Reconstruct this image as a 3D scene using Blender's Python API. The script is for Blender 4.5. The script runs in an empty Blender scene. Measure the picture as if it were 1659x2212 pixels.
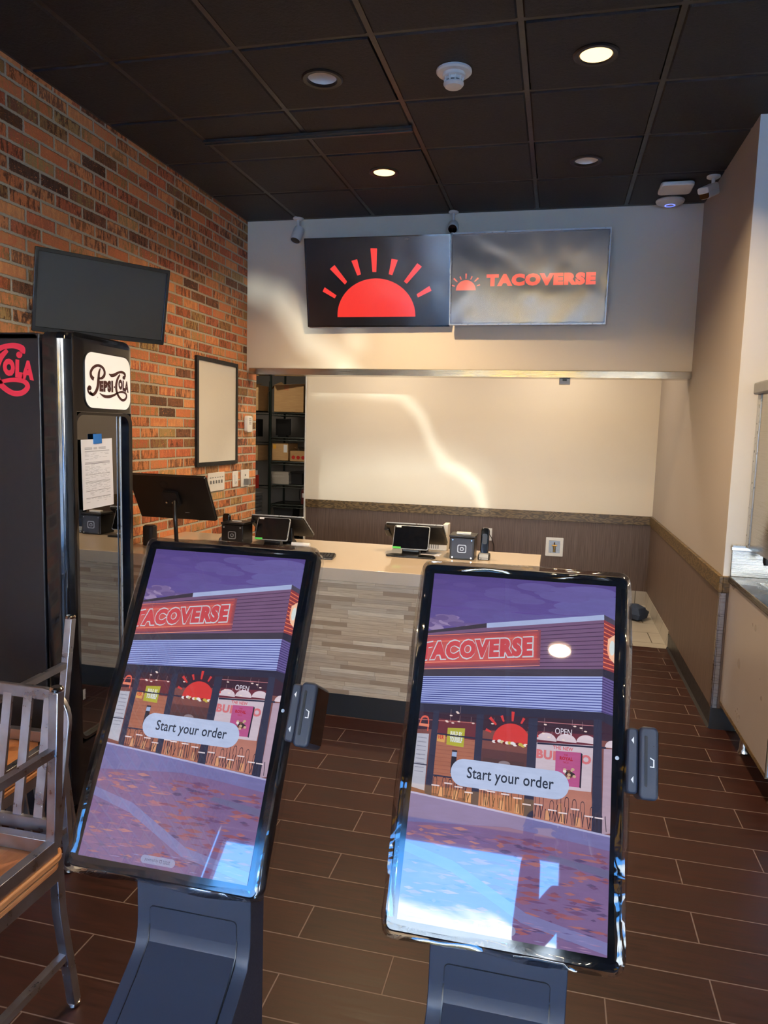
import bpy, bmesh, math, random
from mathutils import Matrix, Vector
random.seed(7)
PI = math.pi
C = bpy.context.scene.collection
sc = bpy.context.scene

# ------------------------------------------------------------------ camera
cam_d = bpy.data.cameras.new('camera'); cam = bpy.data.objects.new('camera', cam_d); C.objects.link(cam); sc.camera = cam
cam_d.sensor_fit = 'HORIZONTAL'; cam_d.sensor_width = 36; cam_d.lens = 1560.3/1659*36; cam_d.clip_start = .02
_rx, _ry, _rz = -0.1112, -0.0288, 0.2311
_R = Matrix.Rotation(_rz, 3, 'Z') @ Matrix.Rotation(_rx, 3, 'X') @ Matrix.Rotation(_ry, 3, 'Y')
_r, _f, _u = _R @ Vector((1,0,0)), _R @ Vector((0,1,0)), _R @ Vector((0,0,1))
cam.matrix_world = Matrix(((_r.x,_u.x,-_f.x,.7685),(_r.y,_u.y,-_f.y,-5.5451),(_r.z,_u.z,-_f.z,1.5587),(0,0,0,1)))
sc.view_settings.view_transform = 'Standard'; sc.view_settings.look = 'None'
sc.view_settings.exposure = 1.0; sc.view_settings.gamma = 1; sc.view_settings.use_curve_mapping = False
sc.cycles.use_denoising = True; sc.cycles.use_light_tree = False; sc.cycles.max_bounces = 9; sc.cycles.diffuse_bounces = 5; sc.cycles.glossy_bounces = 5
sc.cycles.transparent_max_bounces = 12; sc.cycles.sample_clamp_indirect = 6; sc.cycles.caustics_reflective = False; sc.cycles.caustics_refractive = False
sc.cycles.blur_glossy = 0.5

# ------------------------------------------------------------------ constants of the room (metres)
H = 3.186; XL = -1.72; XR = 1.6675; YB = 1.531; YP = -1.4314; YF = -9.0; XE = 4.2
T = 0.6096; GX = -1.2874; GY = -0.643

def lin(c):
    if isinstance(c, str):
        c = c.lstrip('#'); c = [int(c[i:i+2],16) for i in (0,2,4)]
    return tuple(((v/255)/12.92 if v/255 <= .04045 else ((v/255+.055)/1.055)**2.4) for v in c[:3])

# ------------------------------------------------------------------ node helpers
class G:
    """small wrapper for writing node graphs"""
    def __init__(s, tree): s.t = tree; s.n = tree.nodes; s.l = tree.links
    def put(s, sock, v):
        if v is None: return
        if isinstance(v, bpy.types.NodeSocket): s.l.new(v, sock)
        else:
            try: sock.default_value = v
            except Exception:
                sock.default_value = (*v, 1) if hasattr(v, '__len__') else (v,v,v)
    def m(s, op, a, b=None, c=None, clamp=False):
        n = s.n.new('ShaderNodeMath'); n.operation = op; n.use_clamp = clamp
        for i, v in enumerate((a,b,c)):
            if v is not None: s.put(n.inputs[i], v)
        return n.outputs[0]
    def xyz(s, which='Object'):
        tc = s.n.new('ShaderNodeTexCoord'); sp = s.n.new('ShaderNodeSeparateXYZ'); s.l.new(tc.outputs[which], sp.inputs[0])
        return sp.outputs[0], sp.outputs[1], sp.outputs[2]
    def comb(s, x, y, z):
        n = s.n.new('ShaderNodeCombineXYZ')
        for i, v in enumerate((x,y,z)): s.put(n.inputs[i], v)
        return n.outputs[0]
    def noise(s, vec, scale=5, detail=3, rough=.5, dist=0):
        n = s.n.new('ShaderNodeTexNoise'); s.put(n.inputs['Vector'], vec)
        n.inputs['Scale'].default_value = scale; n.inputs['Detail'].default_value = detail
        n.inputs['Roughness'].default_value = rough; n.inputs['Distortion'].default_value = dist
        return n.outputs['Fac']
    def white(s, vec):
        n = s.n.new('ShaderNodeTexWhiteNoise'); n.noise_dimensions = '3D'; s.put(n.inputs['Vector'], vec); return n.outputs['Value']
    def ramp(s, fac, stops, interp='LINEAR'):
        n = s.n.new('ShaderNodeValToRGB'); s.put(n.inputs[0], fac); cr = n.color_ramp; cr.interpolation = interp
        while len(cr.elements) < len(stops): cr.elements.new(.5)
        for e, (p, c) in zip(cr.elements, stops):
            e.position = p; e.color = (*(c if hasattr(c, '__len__') else (c,c,c)), 1)
        return n.outputs[0]
    def mix(s, fac, a, b, mode='MIX'):
        n = s.n.new('ShaderNodeMix'); n.data_type = 'RGBA'; n.blend_type = mode
        s.put(n.inputs[0], fac); s.put(n.inputs[6], a); s.put(n.inputs[7], b); return n.outputs[2]
    def rng(s, v, a, b, c=0., d=1.):
        n = s.n.new('ShaderNodeMapRange'); s.put(n.inputs[0], v)
        for i, x in enumerate((a,b,c,d)): n.inputs[i+1].default_value = x
        return n.outputs[0]
    def bump(s, h, strength=.5, dist=.002, normal=None):
        n = s.n.new('ShaderNodeBump'); n.inputs['Strength'].default_value = strength; n.inputs['Distance'].default_value = dist
        s.put(n.inputs['Height'], h); s.put(n.inputs['Normal'], normal); return n.outputs[0]

def newmat(name, color=(.5,.5,.5), rough=.5, metal=0, spec=.5, emit=None, estr=1., coat=0):
    m = bpy.data.materials.new(name); m.use_nodes = True; b = m.node_tree.nodes['Principled BSDF']
    b.inputs['Base Color'].default_value = (*color,1); b.inputs['Roughness'].default_value = rough
    b.inputs['Metallic'].default_value = metal; b.inputs['Specular IOR Level'].default_value = spec
    b.inputs['Coat Weight'].default_value = coat; b.inputs['Coat Roughness'].default_value = .05
    if emit: b.inputs['Emission Color'].default_value = (*emit,1); b.inputs['Emission Strength'].default_value = estr
    return m, G(m.node_tree), b

def simple(name, hexc, rough=.5, metal=0, spec=.5, var=.06, scale=40, bump=0., coat=0):
    """plain material with a little procedural variation so nothing is perfectly even"""
    c = lin(hexc); m, g, b = newmat(name, c, rough, metal, spec, coat=coat)
    tc = g.n.new('ShaderNodeTexCoord'); n = g.noise(tc.outputs['Object'], scale, 3)
    g.put(b.inputs['Base Color'], g.mix(n, tuple(x*(1-var) for x in c), tuple(min(1,x*(1+var)) for x in c)))
    g.put(b.inputs['Roughness'], g.rng(n, .3, .7, max(0,rough-.04), min(1,rough+.05)))
    if bump: g.put(b.inputs['Normal'], g.bump(n, bump, .001))
    return m

def cells(g, u, v, w, h, mort, rowoff=None, wob=0., soft=.0015):
    """running-bond layout: returns (joint mask 0..1 =1 in joint, cell id vector, distance)"""
    row = g.m('FLOOR', g.m('DIVIDE', v, h))
    if rowoff is None: sh = g.m('MULTIPLY', g.m('MODULO', g.m('ABSOLUTE', row), 2), .5)
    else: sh = g.m('MULTIPLY', g.white(g.comb(row, 3.7, 1.1)), rowoff)
    uu = g.m('ADD', g.m('DIVIDE', u, w), sh); col = g.m('FLOOR', uu)
    fu = g.m('SUBTRACT', uu, col); fv = g.m('SUBTRACT', g.m('DIVIDE', v, h), row)
    du = g.m('MULTIPLY', g.m('MINIMUM', fu, g.m('SUBTRACT', 1, fu)), w)
    dv = g.m('MULTIPLY', g.m('MINIMUM', fv, g.m('SUBTRACT', 1, fv)), h)
    d = g.m('MINIMUM', du, dv)
    if wob: d = g.m('ADD', d, g.m('MULTIPLY', g.m('SUBTRACT', g.noise(g.comb(u, v, 0), 60, 2), .5), wob))
    mask = g.rng(d, mort/2-soft/2, mort/2+soft, 1., 0.)
    return mask, g.comb(col, row, 0), d

# ------------------------------------------------------------------ materials
def mat_brick():
    m, g, b = newmat('brick', rough=.8, spec=.25)
    x, y, z = g.xyz(); u = g.m('ADD', g.m('ADD', x, y), 1.72+1.449+10*.2115); v = g.m('SUBTRACT', z, 1.272-20*.0673)
    mask, cid, d = cells(g, u, v, .2115, .0673, .0125, wob=.009, soft=.0025)
    r = g.white(cid)
    r2 = g.white(g.comb(g.m('MULTIPLY', r, 91.7), 4., 2.))
    base = g.ramp(r, [(0,lin('#ab6c50')),(.12,lin('#c0855d')),(.26,lin('#b07358')),(.38,lin('#c9966c')),(.5,lin('#bb8b64')),(.62,lin('#c3946c')),(.71,lin('#957e58')),(.79,lin('#7c604c')),(.88,lin('#584a40')),(.94,lin('#a3956a'))], 'CONSTANT')
    st = g.noise(g.comb(g.m('MULTIPLY', u, 3.), g.m('MULTIPLY', v, .8), g.m('MULTIPLY', r, 40)), 16, 4, .65, .6)
    dark = g.mix(g.rng(st, .47, .58, 0, .85), base, g.ramp(r2, [(0,lin('#4a382e')),(.28,lin('#6a5034')),(.45,lin('#d6a676')),(.65,lin('#c98562')),(.82,lin('#8d8458'))], 'CONSTANT'))
    fine = g.noise(g.comb(u, v, r), 90, 4, .7)
    col = g.mix(.55, dark, g.mix(fine, lin('#5a2a18'), lin('#e39a68')), 'SOFT_LIGHT')
    ridge = g.noise(g.comb(g.m('MULTIPLY', u, 1.), v, g.m('MULTIPLY', r, 9)), 55, 2, .5, 2.5)
    col = g.mix(g.rng(ridge, .63, .7), col, lin('#d88a55'))
    mortar = g.mix(g.noise(g.comb(u, v, 0), 150, 3), lin('#99927f'), lin('#bbb4a2'))
    g.put(b.inputs['Base Color'], g.mix(1., g.mix(mask, col, mortar), (1.25,1.25,1.27), 'MULTIPLY'))
    g.put(b.inputs['Roughness'], g.mix(mask, (.55,.55,.55), (.95,.95,.95)))
    h = g.m('ADD', g.m('MULTIPLY', g.m('SUBTRACT', 1., mask), 1.), g.m('MULTIPLY', ridge, .5))
    g.put(b.inputs['Normal'], g.bump(h, .9, .006))
    return m
def mat_plank_floor():
    m, g, b = newmat('plank_tile', rough=.4, spec=.35)
    x, y, z = g.xyz(); u = g.m('ADD', x, .229+20*.605); v = g.m('ADD', y, 1.884+100*.1545)
    mask, cid, d = cells(g, u, v, .605, .1545, .0035, soft=.001)
    r = g.white(cid); off = g.m('MULTIPLY', r, 30)
    grain = g.noise(g.comb(g.m('MULTIPLY', x, 2.2), g.m('ADD', g.m('MULTIPLY', y, 26), off), off), 3, 6, .65, .4)
    broad = g.noise(g.comb(g.m('MULTIPLY', x, 1.2), g.m('MULTIPLY', y, 5.), off), 2.2, 3, .6)
    c = g.mix(g.rng(grain, .3, .72), lin('#1a0d0a'), lin('#401f18'))
    c = g.mix(g.rng(broad, .35, .7, 0., .6), c, lin('#24130f'))
    c = g.mix(g.m('MULTIPLY', r, .25), c, lin('#4a2a20'))
    g.put(b.inputs['Base Color'], g.mix(mask, c, lin('#75645c')))
    g.put(b.inputs['Roughness'], g.m('ADD', .3, g.m('MULTIPLY', grain, .22)))
    g.put(b.inputs['Normal'], g.bump(g.m('SUBTRACT', g.m('MULTIPLY', grain, .35), mask), .35, .0015))
    return m
def mat_pale_tile(w=.305):
    m, g, b = newmat('pale_tile', rough=.35)
    x, y, z = g.xyz(); mask, cid, d = cells(g, g.m('ADD', x, 4.08), g.m('ADD', g.m('ADD', y, z), 3.15), w, w, .006)
    r = g.white(cid); n = g.noise(g.comb(x, y, z), 6, 4)
    c = g.mix(n, lin('#9d978d'), lin('#b7b2a8')); c = g.mix(g.m('MULTIPLY', r, .3), c, lin('#c4bfb5'))
    g.put(b.inputs['Base Color'], g.mix(mask, c, lin('#5c574f'))); g.put(b.inputs['Normal'], g.bump(g.m('MULTIPLY', mask, -1.), .4, .002))
    return m
def mat_butcher():
    m, g, b = newmat('striped_wood_laminate', rough=.42)
    x, y, z = g.xyz(); mask, cid, d = cells(g, g.m('ADD', g.m('ADD', x, y), 20), g.m('ADD', z, 1), .31, .0235, .0006, rowoff=7.3, soft=.0006)
    r = g.white(cid); gr = g.noise(g.comb(g.m('MULTIPLY', g.m('ADD', x, y), 4), g.m('MULTIPLY', z, 60), g.m('MULTIPLY', r, 30)), 2.2, 5, .6, .5)
    c = g.ramp(r, [(0,lin('#c9b49a')),(.25,lin('#d8c6ae')),(.5,lin('#b8a088')),(.68,lin('#e0d2be')),(.85,lin('#a38b74'))])
    c = g.mix(g.rng(gr, .35, .7, 0, .5), c, lin('#8c755f'))
    g.put(b.inputs['Base Color'], g.mix(mask, c, lin('#7b6552')))
    return m
def mat_striated():
    m, g, b = newmat('striated_wall_panel', rough=.55)
    x, y, z = g.xyz(); s = g.m('ADD', x, y)
    n = g.noise(g.comb(g.m('MULTIPLY', s, 60), g.m('MULTIPLY', s, 60), g.m('MULTIPLY', z, 1.2)), 2.4, 3, .7)
    n2 = g.noise(g.comb(g.m('MULTIPLY', s, 8), 0, g.m('MULTIPLY', z, .8)), 1.5, 2)
    c = g.mix(g.rng(n, .3, .7), lin('#44352e'), lin('#78645a')); c = g.mix(g.rng(n2, .4, .8, 0, .5), c, lin('#5c4a40'))
    g.put(b.inputs['Base Color'], c); g.put(b.inputs['Normal'], g.bump(n, .25, .001)); return m
def mat_railwood():
    m, g, b = newmat('grained_rail_wood', rough=.4)
    x, y, z = g.xyz(); s = g.m('ADD', x, y)
    d = g.noise(g.comb(g.m('MULTIPLY', s, 2.2), 0, g.m('MULTIPLY', z, 9)), 1.6, 3, .55, .3)
    w = g.m('SINE', g.m('ADD', g.m('MULTIPLY', z, 60), g.m('MULTIPLY', d, 70)))
    g.put(b.inputs['Base Color'], g.mix(g.rng(w, -.9, .9), lin('#463723'), lin('#77613f'))); return m
def mat_ceiling():
    m, g, b = newmat('black_ceiling_tile', rough=.62, spec=.45)
    tc = g.n.new('ShaderNodeTexCoord'); n = g.noise(tc.outputs['Object'], 55, 5, .72, .5); sp = g.noise(tc.outputs['Object'], 90, 0)
    c = g.mix(n, lin('#191719'), lin('#282627'))
    vor = g.n.new('ShaderNodeTexVoronoi'); g.put(vor.inputs['Vector'], tc.outputs['Object']); vor.inputs['Scale'].default_value = 22
    keep = g.m('GREATER_THAN', g.white(vor.outputs['Position']), .75)
    g.put(b.inputs['Base Color'], g.mix(g.m('MULTIPLY', keep, g.m('LESS_THAN', vor.outputs['Distance'], .022)), c, lin('#cfc9bd')))
    g.put(b.inputs['Normal'], g.bump(n, .75, .006)); return m
def mat_wall(name, hexc, rough=.6):
    c = lin(hexc); m, g, b = newmat(name, c, rough, spec=.35)
    tc = g.n.new('ShaderNodeTexCoord'); n = g.noise(tc.outputs['Object'], 1.3, 3); f = g.noise(tc.outputs['Object'], 260, 2)
    g.put(b.inputs['Base Color'], g.mix(n, tuple(v*.97 for v in c), tuple(v*1.02 for v in c)))
    g.put(b.inputs['Normal'], g.bump(f, .08, .0008)); return m
def mat_steel(name='brushed_steel', col='#b9b5ad', rough=.3, sx=1., wav=.0):
    m, g, b = newmat(name, lin(col), rough, 1.)
    x, y, z = g.xyz(); n = g.noise(g.comb(g.m('MULTIPLY', x, 2), g.m('MULTIPLY', y, 2), g.m('MULTIPLY', z, 120)), 3, 3)
    g.put(b.inputs['Roughness'], g.rng(n, .3, .7, rough-.06, rough+.1))
    w = g.noise(g.comb(x, y, z), 3, 1); g.put(b.inputs['Normal'], g.bump(g.m('ADD', g.m('MULTIPLY', n, .05), g.m('MULTIPLY', w, wav)), .5, .01)); return m
def mat_plywood():
    m, g, b = newmat('seat_plywood', rough=.45)
    x, y, z = g.xyz(); n = g.noise(g.comb(g.m('MULTIPLY', x, 10), g.m('MULTIPLY', y, 1.5), g.m('MULTIPLY', z, 150)), 3, 5, .6, .4)
    g.put(b.inputs['Base Color'], g.mix(g.rng(n, .3, .7), lin('#b06f42'), lin('#d09462'))); return m
def mat_cardboard():
    m, g, b = newmat('cardboard', rough=.85)
    x, y, z = g.xyz(); n = g.noise(g.comb(x, y, g.m('MULTIPLY', z, 6)), 9, 4)
    g.put(b.inputs['Base Color'], g.mix(n, lin('#b08757'), lin('#cba674'))); return m
def mat_chairmetal():
    m, g, b = newmat('brushed_gunmetal', lin('#8f8e94'), .36, 1.)
    tc = g.n.new('ShaderNodeTexCoord'); n = g.noise(tc.outputs['Object'], 22, 4, .6)
    vor = g.n.new('ShaderNodeTexVoronoi'); g.put(vor.inputs['Vector'], tc.outputs['Object']); vor.inputs['Scale'].default_value = 55
    fleck = g.m('MULTIPLY', g.m('GREATER_THAN', g.white(vor.outputs['Position']), .8), g.m('LESS_THAN', vor.outputs['Distance'], .09))
    g.put(b.inputs['Base Color'], g.mix(fleck, g.mix(n, lin('#a2a3ab'), lin('#c9cad2')), lin('#e8e8ea')))
    g.put(b.inputs['Metallic'], g.m('SUBTRACT', 1., fleck)); g.put(b.inputs['Roughness'], g.rng(n, .3, .7, .24, .42)); return m
def mat_glass(name, tint=(1,1,1), refl=.08, rough=.0, grazing=.6):
    m = bpy.data.materials.new(name); m.use_nodes = True; g = G(m.node_tree)
    g.n.remove(g.n['Principled BSDF']); out = g.n['Material Output']
    t = g.n.new('ShaderNodeBsdfTransparent'); t.inputs[0].default_value = (*tint,1)
    gl = g.n.new('ShaderNodeBsdfGlossy'); gl.inputs['Roughness'].default_value = rough
    lw = g.n.new('ShaderNodeLayerWeight'); lw.inputs[0].default_value = .25
    f = g.m('ADD', refl, g.m('MULTIPLY', lw.outputs['Fresnel'], grazing), clamp=True)
    mx = g.n.new('ShaderNodeMixShader'); g.put(mx.inputs[0], f); g.l.new(t.outputs[0], mx.inputs[1]); g.l.new(gl.outputs[0], mx.inputs[2])
    g.l.new(mx.outputs[0], out.inputs[0]); return m
def mat_film():
    """clear crinkled plastic wrap"""
    m = mat_glass('clear_plastic_wrap', (.95,.96,.98), .05, .05, .6); g = G(m.node_tree)
    tc = g.n.new('ShaderNodeTexCoord'); n = g.noise(tc.outputs['Object'], 9, 2, .5, 1.); nrm = g.bump(n, .45, .01)
    for nd in g.n:
        if nd.type in ('BSDF_GLOSSY', 'LAYER_WEIGHT'): g.put(nd.inputs['Normal'], nrm)
    return m
def mat_picture(name, emissive=1., rough=.05, spec=.5, coat=0., wav=0., cior=1.5, grain=0.):
    m, g, b = newmat(name, (.01,.01,.012), rough, spec=spec, coat=coat)
    b.inputs['Coat IOR'].default_value = cior; b.inputs['Coat Roughness'].default_value = rough
    at = g.n.new('ShaderNodeAttribute'); at.attribute_name = 'Col'
    class a: outputs = {'Color': at.outputs['Color']}
    if grain:
        x, y, z = g.xyz(); n1 = g.noise(g.comb(g.m('MULTIPLY', x, 14), y, g.m('MULTIPLY', z, 70)), 1.6, 5, .7); n2 = g.noise(g.comb(x, y, z), 9, 3)
        f = g.m('ADD', g.m('MULTIPLY', n1, .7*grain), g.m('ADD', g.m('MULTIPLY', n2, .6*grain), 1-.62*grain)); a.outputs['Color'] = g.mix(1., at.outputs['Color'], g.comb(f, f, f), 'MULTIPLY')
    if emissive:
        g.put(b.inputs['Emission Color'], a.outputs['Color']); b.inputs['Emission Strength'].default_value = emissive
    else: g.put(b.inputs['Base Color'], a.outputs['Color'])
    if wav:
        tc = g.n.new('ShaderNodeTexCoord'); n = g.noise(tc.outputs['Object'], 2.4, 1, .4, .6); nb = g.bump(n, wav, .1); g.put(b.inputs['Normal'], nb); g.put(b.inputs['Coat Normal'], nb)
    return m

M = dict(
 brick=mat_brick(), plank=mat_plank_floor(), tile=mat_pale_tile(), butcher=mat_butcher(), striated=mat_striated(), rail=mat_railwood(),
 ceil=mat_ceiling(), wall=mat_wall('cream_wall_paint', '#ece2ce'), wallr=mat_wall('shaded_wall_paint', '#aca39b'), white_wall=mat_wall('white_wall_paint', '#e3e1dc'),  # wallr: wall paint darkened for the shade on the right wall
 grid=simple('black_grid_metal', '#33312f', .38, spec=.5), steel=mat_steel(), counter_steel=mat_steel('counter_steel', '#8f8c86', .25, wav=.5),
 trimsteel=mat_steel('trim_steel', '#bdb6a8', .16, wav=1.2), ply=mat_plywood(), card=mat_cardboard(), chair=mat_chairmetal(),
 glass=mat_glass('window_glass', (.97,.98,.98), .03), doorglass=mat_glass('cooler_glass', (.5,.56,.58), .4, .01, .6), film=mat_film(),
 black=simple('black_plastic', '#121214', .35), softblack=simple('matte_black', '#17171a', .6), gloss=simple('gloss_black', '#0a0b0e', .09, coat=.5),
 cooler=simple('cooler_black_enamel', '#10131b', .45, coat=.15), coolerdoor=simple('cooler_door_gloss', '#0c0e12', .13, coat=.8), slate=simple('slate_blue_metal', '#2b3140', .42, spec=.5, var=.04, scale=300, bump=.05),
 white=simple('white_plastic', '#e6e5e0', .4), chrome=simple('chrome', '#d8d4cc', .12, 1.), vinyl=simple('black_vinyl_base', '#1d1c1e', .4),
 laminate=simple('mauve_grey_laminate', '#a29a99', .3, var=.02, scale=3), silver=simple('silver_plastic', '#a9b0b8', .3, .4), grey=simple('grey_plastic', '#7d7f82', .45),
 quartz=simple('speckled_quartz', '#bfb1a1', .1, var=.07, scale=420), red=simple('red_print', '#c4281c', .5), green=simple('green_label', '#4dbf55', .5),
 wire=simple('dark_green_wire', '#16241f', .4, .3), paper=simple('white_paper', '#e4e4e6', .8), concrete=simple('pavement', '#b5ad9c', .85, var=.1, scale=3),
 brass=simple('brass', '#a58a56', .3, 1.), tape=simple('blue_tape', '#1f6fbe', .7), screenoff=simple('switched_off_screen', '#34393b', .5, spec=.8, scale=3), board=simple('whiteboard_face', '#dcd8cd', .22, var=.01),
 darkwall=mat_wall('grey_storage_wall', '#7e7a76'), skin=simple('skin', '#b98a6c', .5), cloth=simple('dark_cloth', '#22252e', .9), denim=simple('denim', '#2c3950', .9),
 carpaint=simple('white_car_paint', '#e9e9ea', .12, coat=1.), rubber=simple('tyre_rubber', '#151515', .8), stucco=simple('tan_stucco', '#b9a88c', .9), yellow=simple('yellow_awning', '#e0a52a', .7),
 clearguard=mat_steel('aluminium_guard', '#9d938d', .3), ceramic=simple('grey_container', '#a9a296', .5), print=mat_picture('printed_colours', 0, .45), decal=mat_picture('cooler_decal', 0, .3),
 sign=mat_picture('backlit_sign', .55, .15, .5), screen=mat_picture('lit_touch_screen', .45, .02, .6, coat=1., cior=1.38, grain=.55), tv=mat_picture('television_picture', .54, .16, .8, wav=.06),
 tvfilm=mat_picture('television_under_film', .52, .2, 1.0, coat=1., wav=.14, cior=1.9), glow=newmat('warm_lamp', emit=(1,.6,.22), estr=1.7)[0], led=newmat('blue_led', emit=(.1,.15,1), estr=1.5)[0],
 cavity=simple('white_reflector', '#f1eee6', .35), fire=simple('extinguisher_red', '#5a1512', .4),
)

# ------------------------------------------------------------------ mesh builder
class MB:
    def __init__(s): s.v = []; s.f = []; s.mi = []
    def add(s, vs, fs, mi=0):
        o = len(s.v); s.v += [tuple(v) for v in vs]; s.f += [tuple(i+o for i in f) for f in fs]; s.mi += [mi]*len(fs); return s
    def box(s, x0, x1, y0, y1, z0, z1, mi=0):
        vs = [(x,y,z) for z in (z0,z1) for y in (y0,y1) for x in (x0,x1)]
        return s.add(vs, [(0,2,3,1),(4,5,7,6),(0,1,5,4),(2,6,7,3),(0,4,6,2),(1,3,7,5)], mi)
    def prism(s, poly, a, b, axis='y', mi=0):
        """extrude a 2D outline; axis y: poly=(x,z); axis x: poly=(y,z); axis z: poly=(x,y)"""
        f = {'y': lambda p,t: (p[0],t,p[1]), 'x': lambda p,t: (t,p[0],p[1]), 'z': lambda p,t: (p[0],p[1],t)}[axis]
        n = len(poly); vs = [f(p,a) for p in poly] + [f(p,b) for p in poly]
        fs = [tuple(range(n)), tuple(range(2*n-1, n-1, -1))] + [(i, i+n, (i+1)%n+n, (i+1)%n) for i in range(n)]
        return s.add(vs, fs, mi)
    def frame(s, outer, inner, a, b, axis='y', mi=0):
        """ring between two outlines with equal point counts, extruded"""
        f = {'y': lambda p,t: (p[0],t,p[1]), 'x': lambda p,t: (t,p[0],p[1]), 'z': lambda p,t: (p[0],p[1],t)}[axis]
        n = len(outer); vs = [f(p,t) for t in (a,b) for pl in (outer,inner) for p in pl]; fs = []
        for i in range(n):
            j = (i+1)%n
            fs += [(i,j,n+j,n+i), (2*n+i,3*n+i,3*n+j,2*n+j), (i,2*n+i,2*n+j,j), (n+i,n+j,3*n+j,3*n+i)]
        return s.add(vs, fs, mi)
    def tube(s, pts, r, n=10, closed=False, mi=0, sq=None):
        pts = [Vector(p) for p in pts]; N = len(pts); rings = []
        rr = r if hasattr(r, '__len__') else [r]*N; prev = None
        for i, p in enumerate(pts):
            a = pts[i-1] if (i or closed) else p; c = pts[(i+1)%N] if (i < N-1 or closed) else p
            d = (c-a).normalized()
            if prev is None:
                up = Vector((0,0,1)) if abs(d.z) < .9 else Vector((0,1,0)); e1 = d.cross(up).normalized()
            else: e1 = (prev - d*prev.dot(d)).normalized()
            prev = e1; e2 = d.cross(e1)
            if sq: cs = [(-sq[0]/2,-sq[1]/2),(sq[0]/2,-sq[1]/2),(sq[0]/2,sq[1]/2),(-sq[0]/2,sq[1]/2)]
            else: cs = [(rr[i]*math.cos(2*PI*k/n), rr[i]*math.sin(2*PI*k/n)) for k in range(n)]
            rings.append([p+e1*q[0]+e2*q[1] for q in cs])
        k = len(rings[0]); vs = [v for rg in rings for v in rg]; fs = []
        for i in range(N if closed else N-1):
            for j in range(k): fs.append((i*k+j, i*k+(j+1)%k, ((i+1)%N)*k+(j+1)%k, ((i+1)%N)*k+j))
        if not closed: fs += [tuple(range(k-1,-1,-1)), tuple(range((N-1)*k, N*k))]
        return s.add(vs, fs, mi)
    def lathe(s, prof, n=28, c=(0,0,0), axis='z', mi=0, ring=False):
        vs = []; fs = []
        if ring: prof = list(prof)+[prof[0]]
        for r, h in prof:
            for k in range(n):
                a = 2*PI*k/n; p = (r*math.cos(a), r*math.sin(a), h)
                if axis == 'y': p = (p[0], h, p[1])
                if axis == 'x': p = (h, p[0], p[1])
                vs.append((c[0]+p[0], c[1]+p[1], c[2]+p[2]))
        for i in range(len(prof)-1):
            for k in range(n): fs.append((i*n+k, i*n+(k+1)%n, (i+1)*n+(k+1)%n, (i+1)*n+k))
        if not ring: fs += [tuple(range(n)), tuple(range(len(prof)*n-1, (len(prof)-1)*n-1, -1))]
        return s.add(vs, fs, mi)
    def xf(s, mat): s.v = [tuple(mat @ Vector(v)) for v in s.v]; return s
    def build(s, name, mat, parent=None, loc=None, rot=None, bevel=0, smooth=True, seg=2, ang=35):
        me = bpy.data.meshes.new(name); me.from_pydata(s.v, [], s.f)
        for m_ in (mat if isinstance(mat, (list,tuple)) else [mat]): me.materials.append(m_)
        me.polygons.foreach_set('material_index', s.mi)
        bm = bmesh.new(); bm.from_mesh(me); bmesh.ops.recalc_face_normals(bm, faces=bm.faces); bm.to_mesh(me); bm.free()
        if smooth:
            me.shade_smooth(); me.set_sharp_from_angle(angle=math.radians(ang))
        o = bpy.data.objects.new(name, me); C.objects.link(o)
        if parent: o.parent = parent
        if loc: o.location = loc
        if rot: o.rotation_euler = rot
        if bevel:
            b = o.modifiers.new('bevel', 'BEVEL'); b.width = bevel; b.segments = seg; b.limit_method = 'ANGLE'; b.angle_limit = math.radians(40); b.harden_normals = False
        return o

def rrect(x0, x1, z0, z1, r, n=6):
    out = []
    for cx, cz, a0 in ((x1-r,z1-r,0),(x0+r,z1-r,PI/2),(x0+r,z0+r,PI),(x1-r,z0+r,1.5*PI)):
        for k in range(n+1):
            a = a0 + PI/2*k/n; out.append((cx+r*math.cos(a), cz+r*math.sin(a)))
    return out

def tag(o, label=None, cat=None, group=None, kind=None):
    if label: o['label'] = label
    if cat: o['category'] = cat
    if group: o['group'] = group
    if kind: o['kind'] = kind
    return o
def thing(name, label, cat, loc=(0,0,0), rz=0, group=None, rot=None):
    o = bpy.data.objects.new(name, None); C.objects.link(o); o.empty_display_size = .1
    o.location = loc; o.rotation_euler = rot or (0,0,rz); return tag(o, label, cat, group)
def struct(name, mb, mat, **k): return tag(mb.build(name, mat, **k), kind='structure')
def dup(root, loc, label, rot=None, group=None):
    r = root.copy(); C.objects.link(r); r.location = loc; r['label'] = label
    if rot: r.rotation_euler = rot
    if group: r['group'] = group
    def kids(a, b):
        for ch in list(a.children):
            c = ch.copy(); C.objects.link(c); c.parent = b; kids(ch, c)
    kids(root, r); return r

# ------------------------------------------------------------------ flat pictures (screens, decals, printed sheets)
_font = {}
def text_geo(body, bold=0., shear=0.):
    key = (body, bold, shear)
    if key in _font: return _font[key]
    cu = bpy.data.curves.new('txt', 'FONT'); cu.body = body; cu.size = 1; cu.offset = bold; cu.shear = shear; cu.space_character = 1+bold*2.2; cu.resolution_u = 3
    ob = bpy.data.objects.new('txt', cu); me = bpy.data.meshes.new_from_object(ob)
    vs = [(v.co.x, v.co.y) for v in me.vertices]; fs = [tuple(p.vertices) for p in me.polygons]
    bpy.data.objects.remove(ob); bpy.data.curves.remove(cu); bpy.data.meshes.remove(me)
    x0 = min(v[0] for v in vs); x1 = max(v[0] for v in vs); y0 = min(v[1] for v in vs); y1 = max(v[1] for v in vs)
    vs = [((a-x0)/(x1-x0), (b-y0)/(y1-y0)) for a, b in vs]; _font[key] = (vs, fs); return vs, fs
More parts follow.
